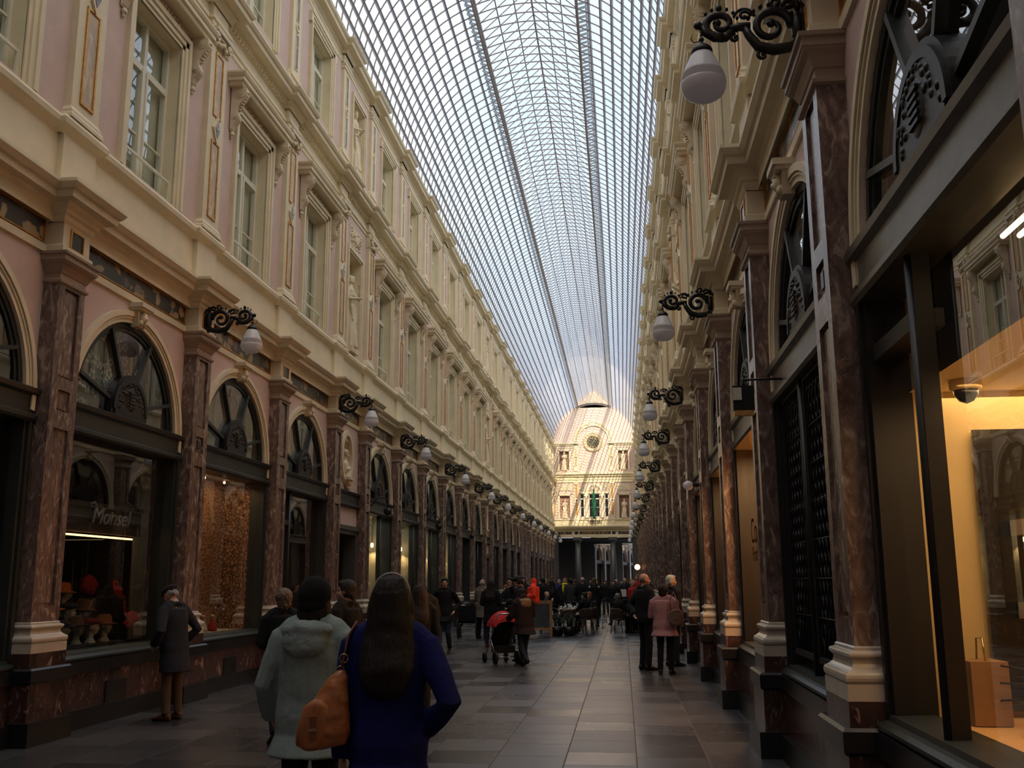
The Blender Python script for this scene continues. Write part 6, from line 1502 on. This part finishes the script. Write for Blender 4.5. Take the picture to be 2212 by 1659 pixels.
tabs = [((-1.75, 33.0), 'cafe table crowded with glasses behind the blackboard'), ((-1.9, 34.6), 'cafe table behind the crowded one, hat shop side'), ((-1.8, 36.4), 'rearmost cafe table on the hat shop side'), ((.42, 33.4), 'cafe table in front of the seated grey-haired person'), ((.40, 35.2), 'cafe table beyond the menu card')]
def mk_glass():
    mb = MB().lathe([(.028, 0), (.028, .003), (.005, .008), (.005, .05), (.03, .07), (.034, .13), (.030, .13), (.026, .075), (.001, .06)], 12); return mb.build('wine_glass', 'china2')
M['china2'] = plain('bright_glassware', (0.75, 0.77, 0.78), 0.1)
def mk_cup():
    t = empty('coffee_cup'); MB().lathe([(.001, 0), (.07, .004), (.075, .012), (.03, .008), (.001, .008)], 14).build('saucer', 'china', t); MB().lathe([(.02, .01), (.035, .03), (.04, .07), (.035, .07), (.001, .03)], 12).build('cup', 'china', t); return t
rnd = random.Random(5)
for q, ((x, y), lb) in enumerate(tabs):
    t = first_or_copy('tab', mk_table); t.location = (x, y, 0); tag(t, lb, 'table', 'cafe tables')
    for k in range(9 if q == 0 else 4):
        gx, gy = x+rnd.uniform(-.28, .28), y+rnd.uniform(-.28, .28)
        o = first_or_copy('glass', mk_glass) if k % 2 else first_or_copy('cup', mk_cup); o.location = (gx, gy, .74)
        tag(o, '%s standing on the %s' % (('coffee cup with saucer', 'stemmed wine glass')[k % 2], lb), 'cup' if k % 2 == 0 else 'glass', 'tableware on the cafe tables %d' % q)
chs = [((-1.25, 32.75), 60, 'rattan cafe chair with its back to the open aisle'), ((-1.75, 32.25), 0, 'rattan cafe chair with its back to the viewer by the blackboard'), ((-1.15, 34.3), 80, 'rattan chair under the auburn-haired sitter'), ((-2.5, 33.2), -90, 'rattan cafe chair on the shop side of the crowded table'),
       ((-1.3, 36.3), 90, 'rattan cafe chair at the rearmost table'), ((-.18, 32.95), -70, 'brown-legged rattan chair under the grey-haired sitter'), ((.35, 34.2), 175, 'rattan chair under the sitter in a flat cap'), ((.95, 33.2), 100, 'rattan cafe chair against the chocolate shop side'), ((-.15, 35.3), -90, 'rattan chair beside the menu card')]
for (x, y), a, lb in chs:
    t = first_or_copy('chair', mk_chair); t.location = (x, y, 0); t.rotation_euler = (0, 0, math.radians(a)); tag(t, lb, 'chair', 'cafe chairs')
person('person', (-1.25, 32.75), 60, 1.66, 'sit', 'table', 'table', hy=10, coat=BLK, hem=.86, hair='short', hcol=(.012, .01, .01), trousers=(.012, .012, .015), vox=.018, label='seated dark-haired person in black at the crowded cafe table')
person('person', (-1.15, 34.3), 80, 1.66, 'sit', 'table', 'chin', hy=30, coat=BLK, hem=.86, hair='bob', hcol=(.22, .08, .03), trousers=BLK, vox=.018, label='seated person with auburn hair in black facing the shops')
person('person', (-2.5, 33.2), -90, 1.70, 'sit', 'table', 'chin', hy=-30, coat=(.02, .02, .022), hem=.86, hair='ring', hcol=(.05, .04, .03), trousers=BLK, vox=.02, label='seated balding person behind the blackboard')
person('person', (-.18, 32.95), -55, 1.62, 'sit', 'table', 'table', wide=1.12, skin='skin2', coat=BLK, hem=.86, hair='short', hcol=(.20, .18, .18), trousers=BLK, vox=.018, label='seated grey-haired person in a black coat seen from behind')
person('person', (.35, 34.2), 160, 1.60, 'sit', 'table', 'chin', skin='skin2', coat=(.03, .028, .03), hem=.86, hair='ring', hcol=(.2, .2, .2), hat='flatcap', hatcol=(.16, .14, .11), trousers=BLK, vox=.018, label='seated person in a pale flat cap facing the viewer')
# blackboard
bb = empty('blackboard_stand', (-2.62, 31.2, 0)); tag(bb, 'cafe blackboard in an orange pine frame on the floor', 'blackboard')
MB().box(-.36, .36, -.01, .01, .26, .98).build('chalk_panel', plain('slate_board', (0.055, 0.062, 0.075), 0.6, var=.25, scale=8), bb)
for x in (-.40, .40): MB().box(x-.04, x+.04, -.025, .025, 0, 1.04).build('leg', 'wood', bb)
MB().box(-.46, .46, -.03, .03, 1.04, 1.075).build('top_rail', 'wood', bb); MB().box(-.36, .36, -.02, .02, .98, 1.04).build('frame_rail', 'wood', bb); MB().box(-.36, .36, -.02, .02, .20, .27).build('frame_rail', 'wood', bb)
# potted plants along the cafe edge
def mk_plant():
    t = empty('potted_shrub'); MB().lathe([(.001, 0), (.15, 0), (.19, .28), (.17, .28), (.001, .24)], 18).build('pot', 'castiron', t); mb = MB(); r_ = random.Random(3)
    for j in range(260):
        a, b_ = r_.uniform(0, 6.28), r_.uniform(-.2, 1.5); r = .27*r_.uniform(.6, 1); p = Vector((r*math.cos(a)*math.cos(b_), r*math.sin(a)*math.cos(b_), .42+r*math.sin(b_)))
        u = Vector((r_.uniform(-1, 1), r_.uniform(-1, 1), r_.uniform(-1, 1))).normalized()*.035; w = u.orthogonal().normalized()*.014; mb.add([p-u, p+w, p+u, p-w], [(0, 1, 2, 3)])
    mb.build('foliage', plain('dark_leaves', (0.02, 0.035, 0.018), 0.6), t); MB().tube([(0, 0, .24), (0, 0, .5)], .02, 6).build('stem', 'chairwood', t); return t
for q, (x, y) in enumerate(((-2.08, 31.6), (-1.70, 31.7))):
    t = first_or_copy('plant', mk_plant); t.location = (x, y, 0); tag(t, 'low dark green potted shrub %s' % ('just beside the pine blackboard frame', 'between the first shrub and the rattan chairs')[q], 'plant')
# low barrier frames of thin black iron
for q, (x0, y0, x1, y1, lb) in enumerate(((-1.02, 31.85, -.98, 36.6, 'thin black iron barrier frame along the hat shop side of the aisle'), (-.78, 36.9, -.72, 41.7, 'thin black iron barrier frame further up the aisle'))):
    t = empty('iron_barrier', (x0, y0, 0)); tag(t, lb, 'barrier'); mb = MB(); L = y1-y0
    for f in (0, .25, .5, .75, 1): mb.tube([((x1-x0)*f, L*f, .12), ((x1-x0)*f, L*f, .98)], .010, 6)
    for z in (.12, .98): mb.tube([(0, 0, z), (x1-x0, L, z)], .010, 6)
    mb.build('rails', 'castiron', t)
    for f in (0, 1): MB().lathe([(.06, 0), (.055, .015), (.015, .03), (.012, .14)], 12, ((x1-x0)*f, L*f, 0)).build('foot', 'castiron', t)
t = empty('menu_stand', (-.03, 39.9, 0)); tag(t, 'white menu card on a stand beyond the seated grey-haired person', 'menu'); MB().box(-.14, .14, -.01, .01, 1.06, 1.34).build('card', 'china', t); MB().tube([(0, .02, 0), (0, .02, 1.36)], .012, 6).build('post', 'castiron', t); MB().lathe([(.001, 0), (.14, 0), (.13, .02), (.02, .03)], 16, (0, .02, 0)).build('foot', 'castiron', t)
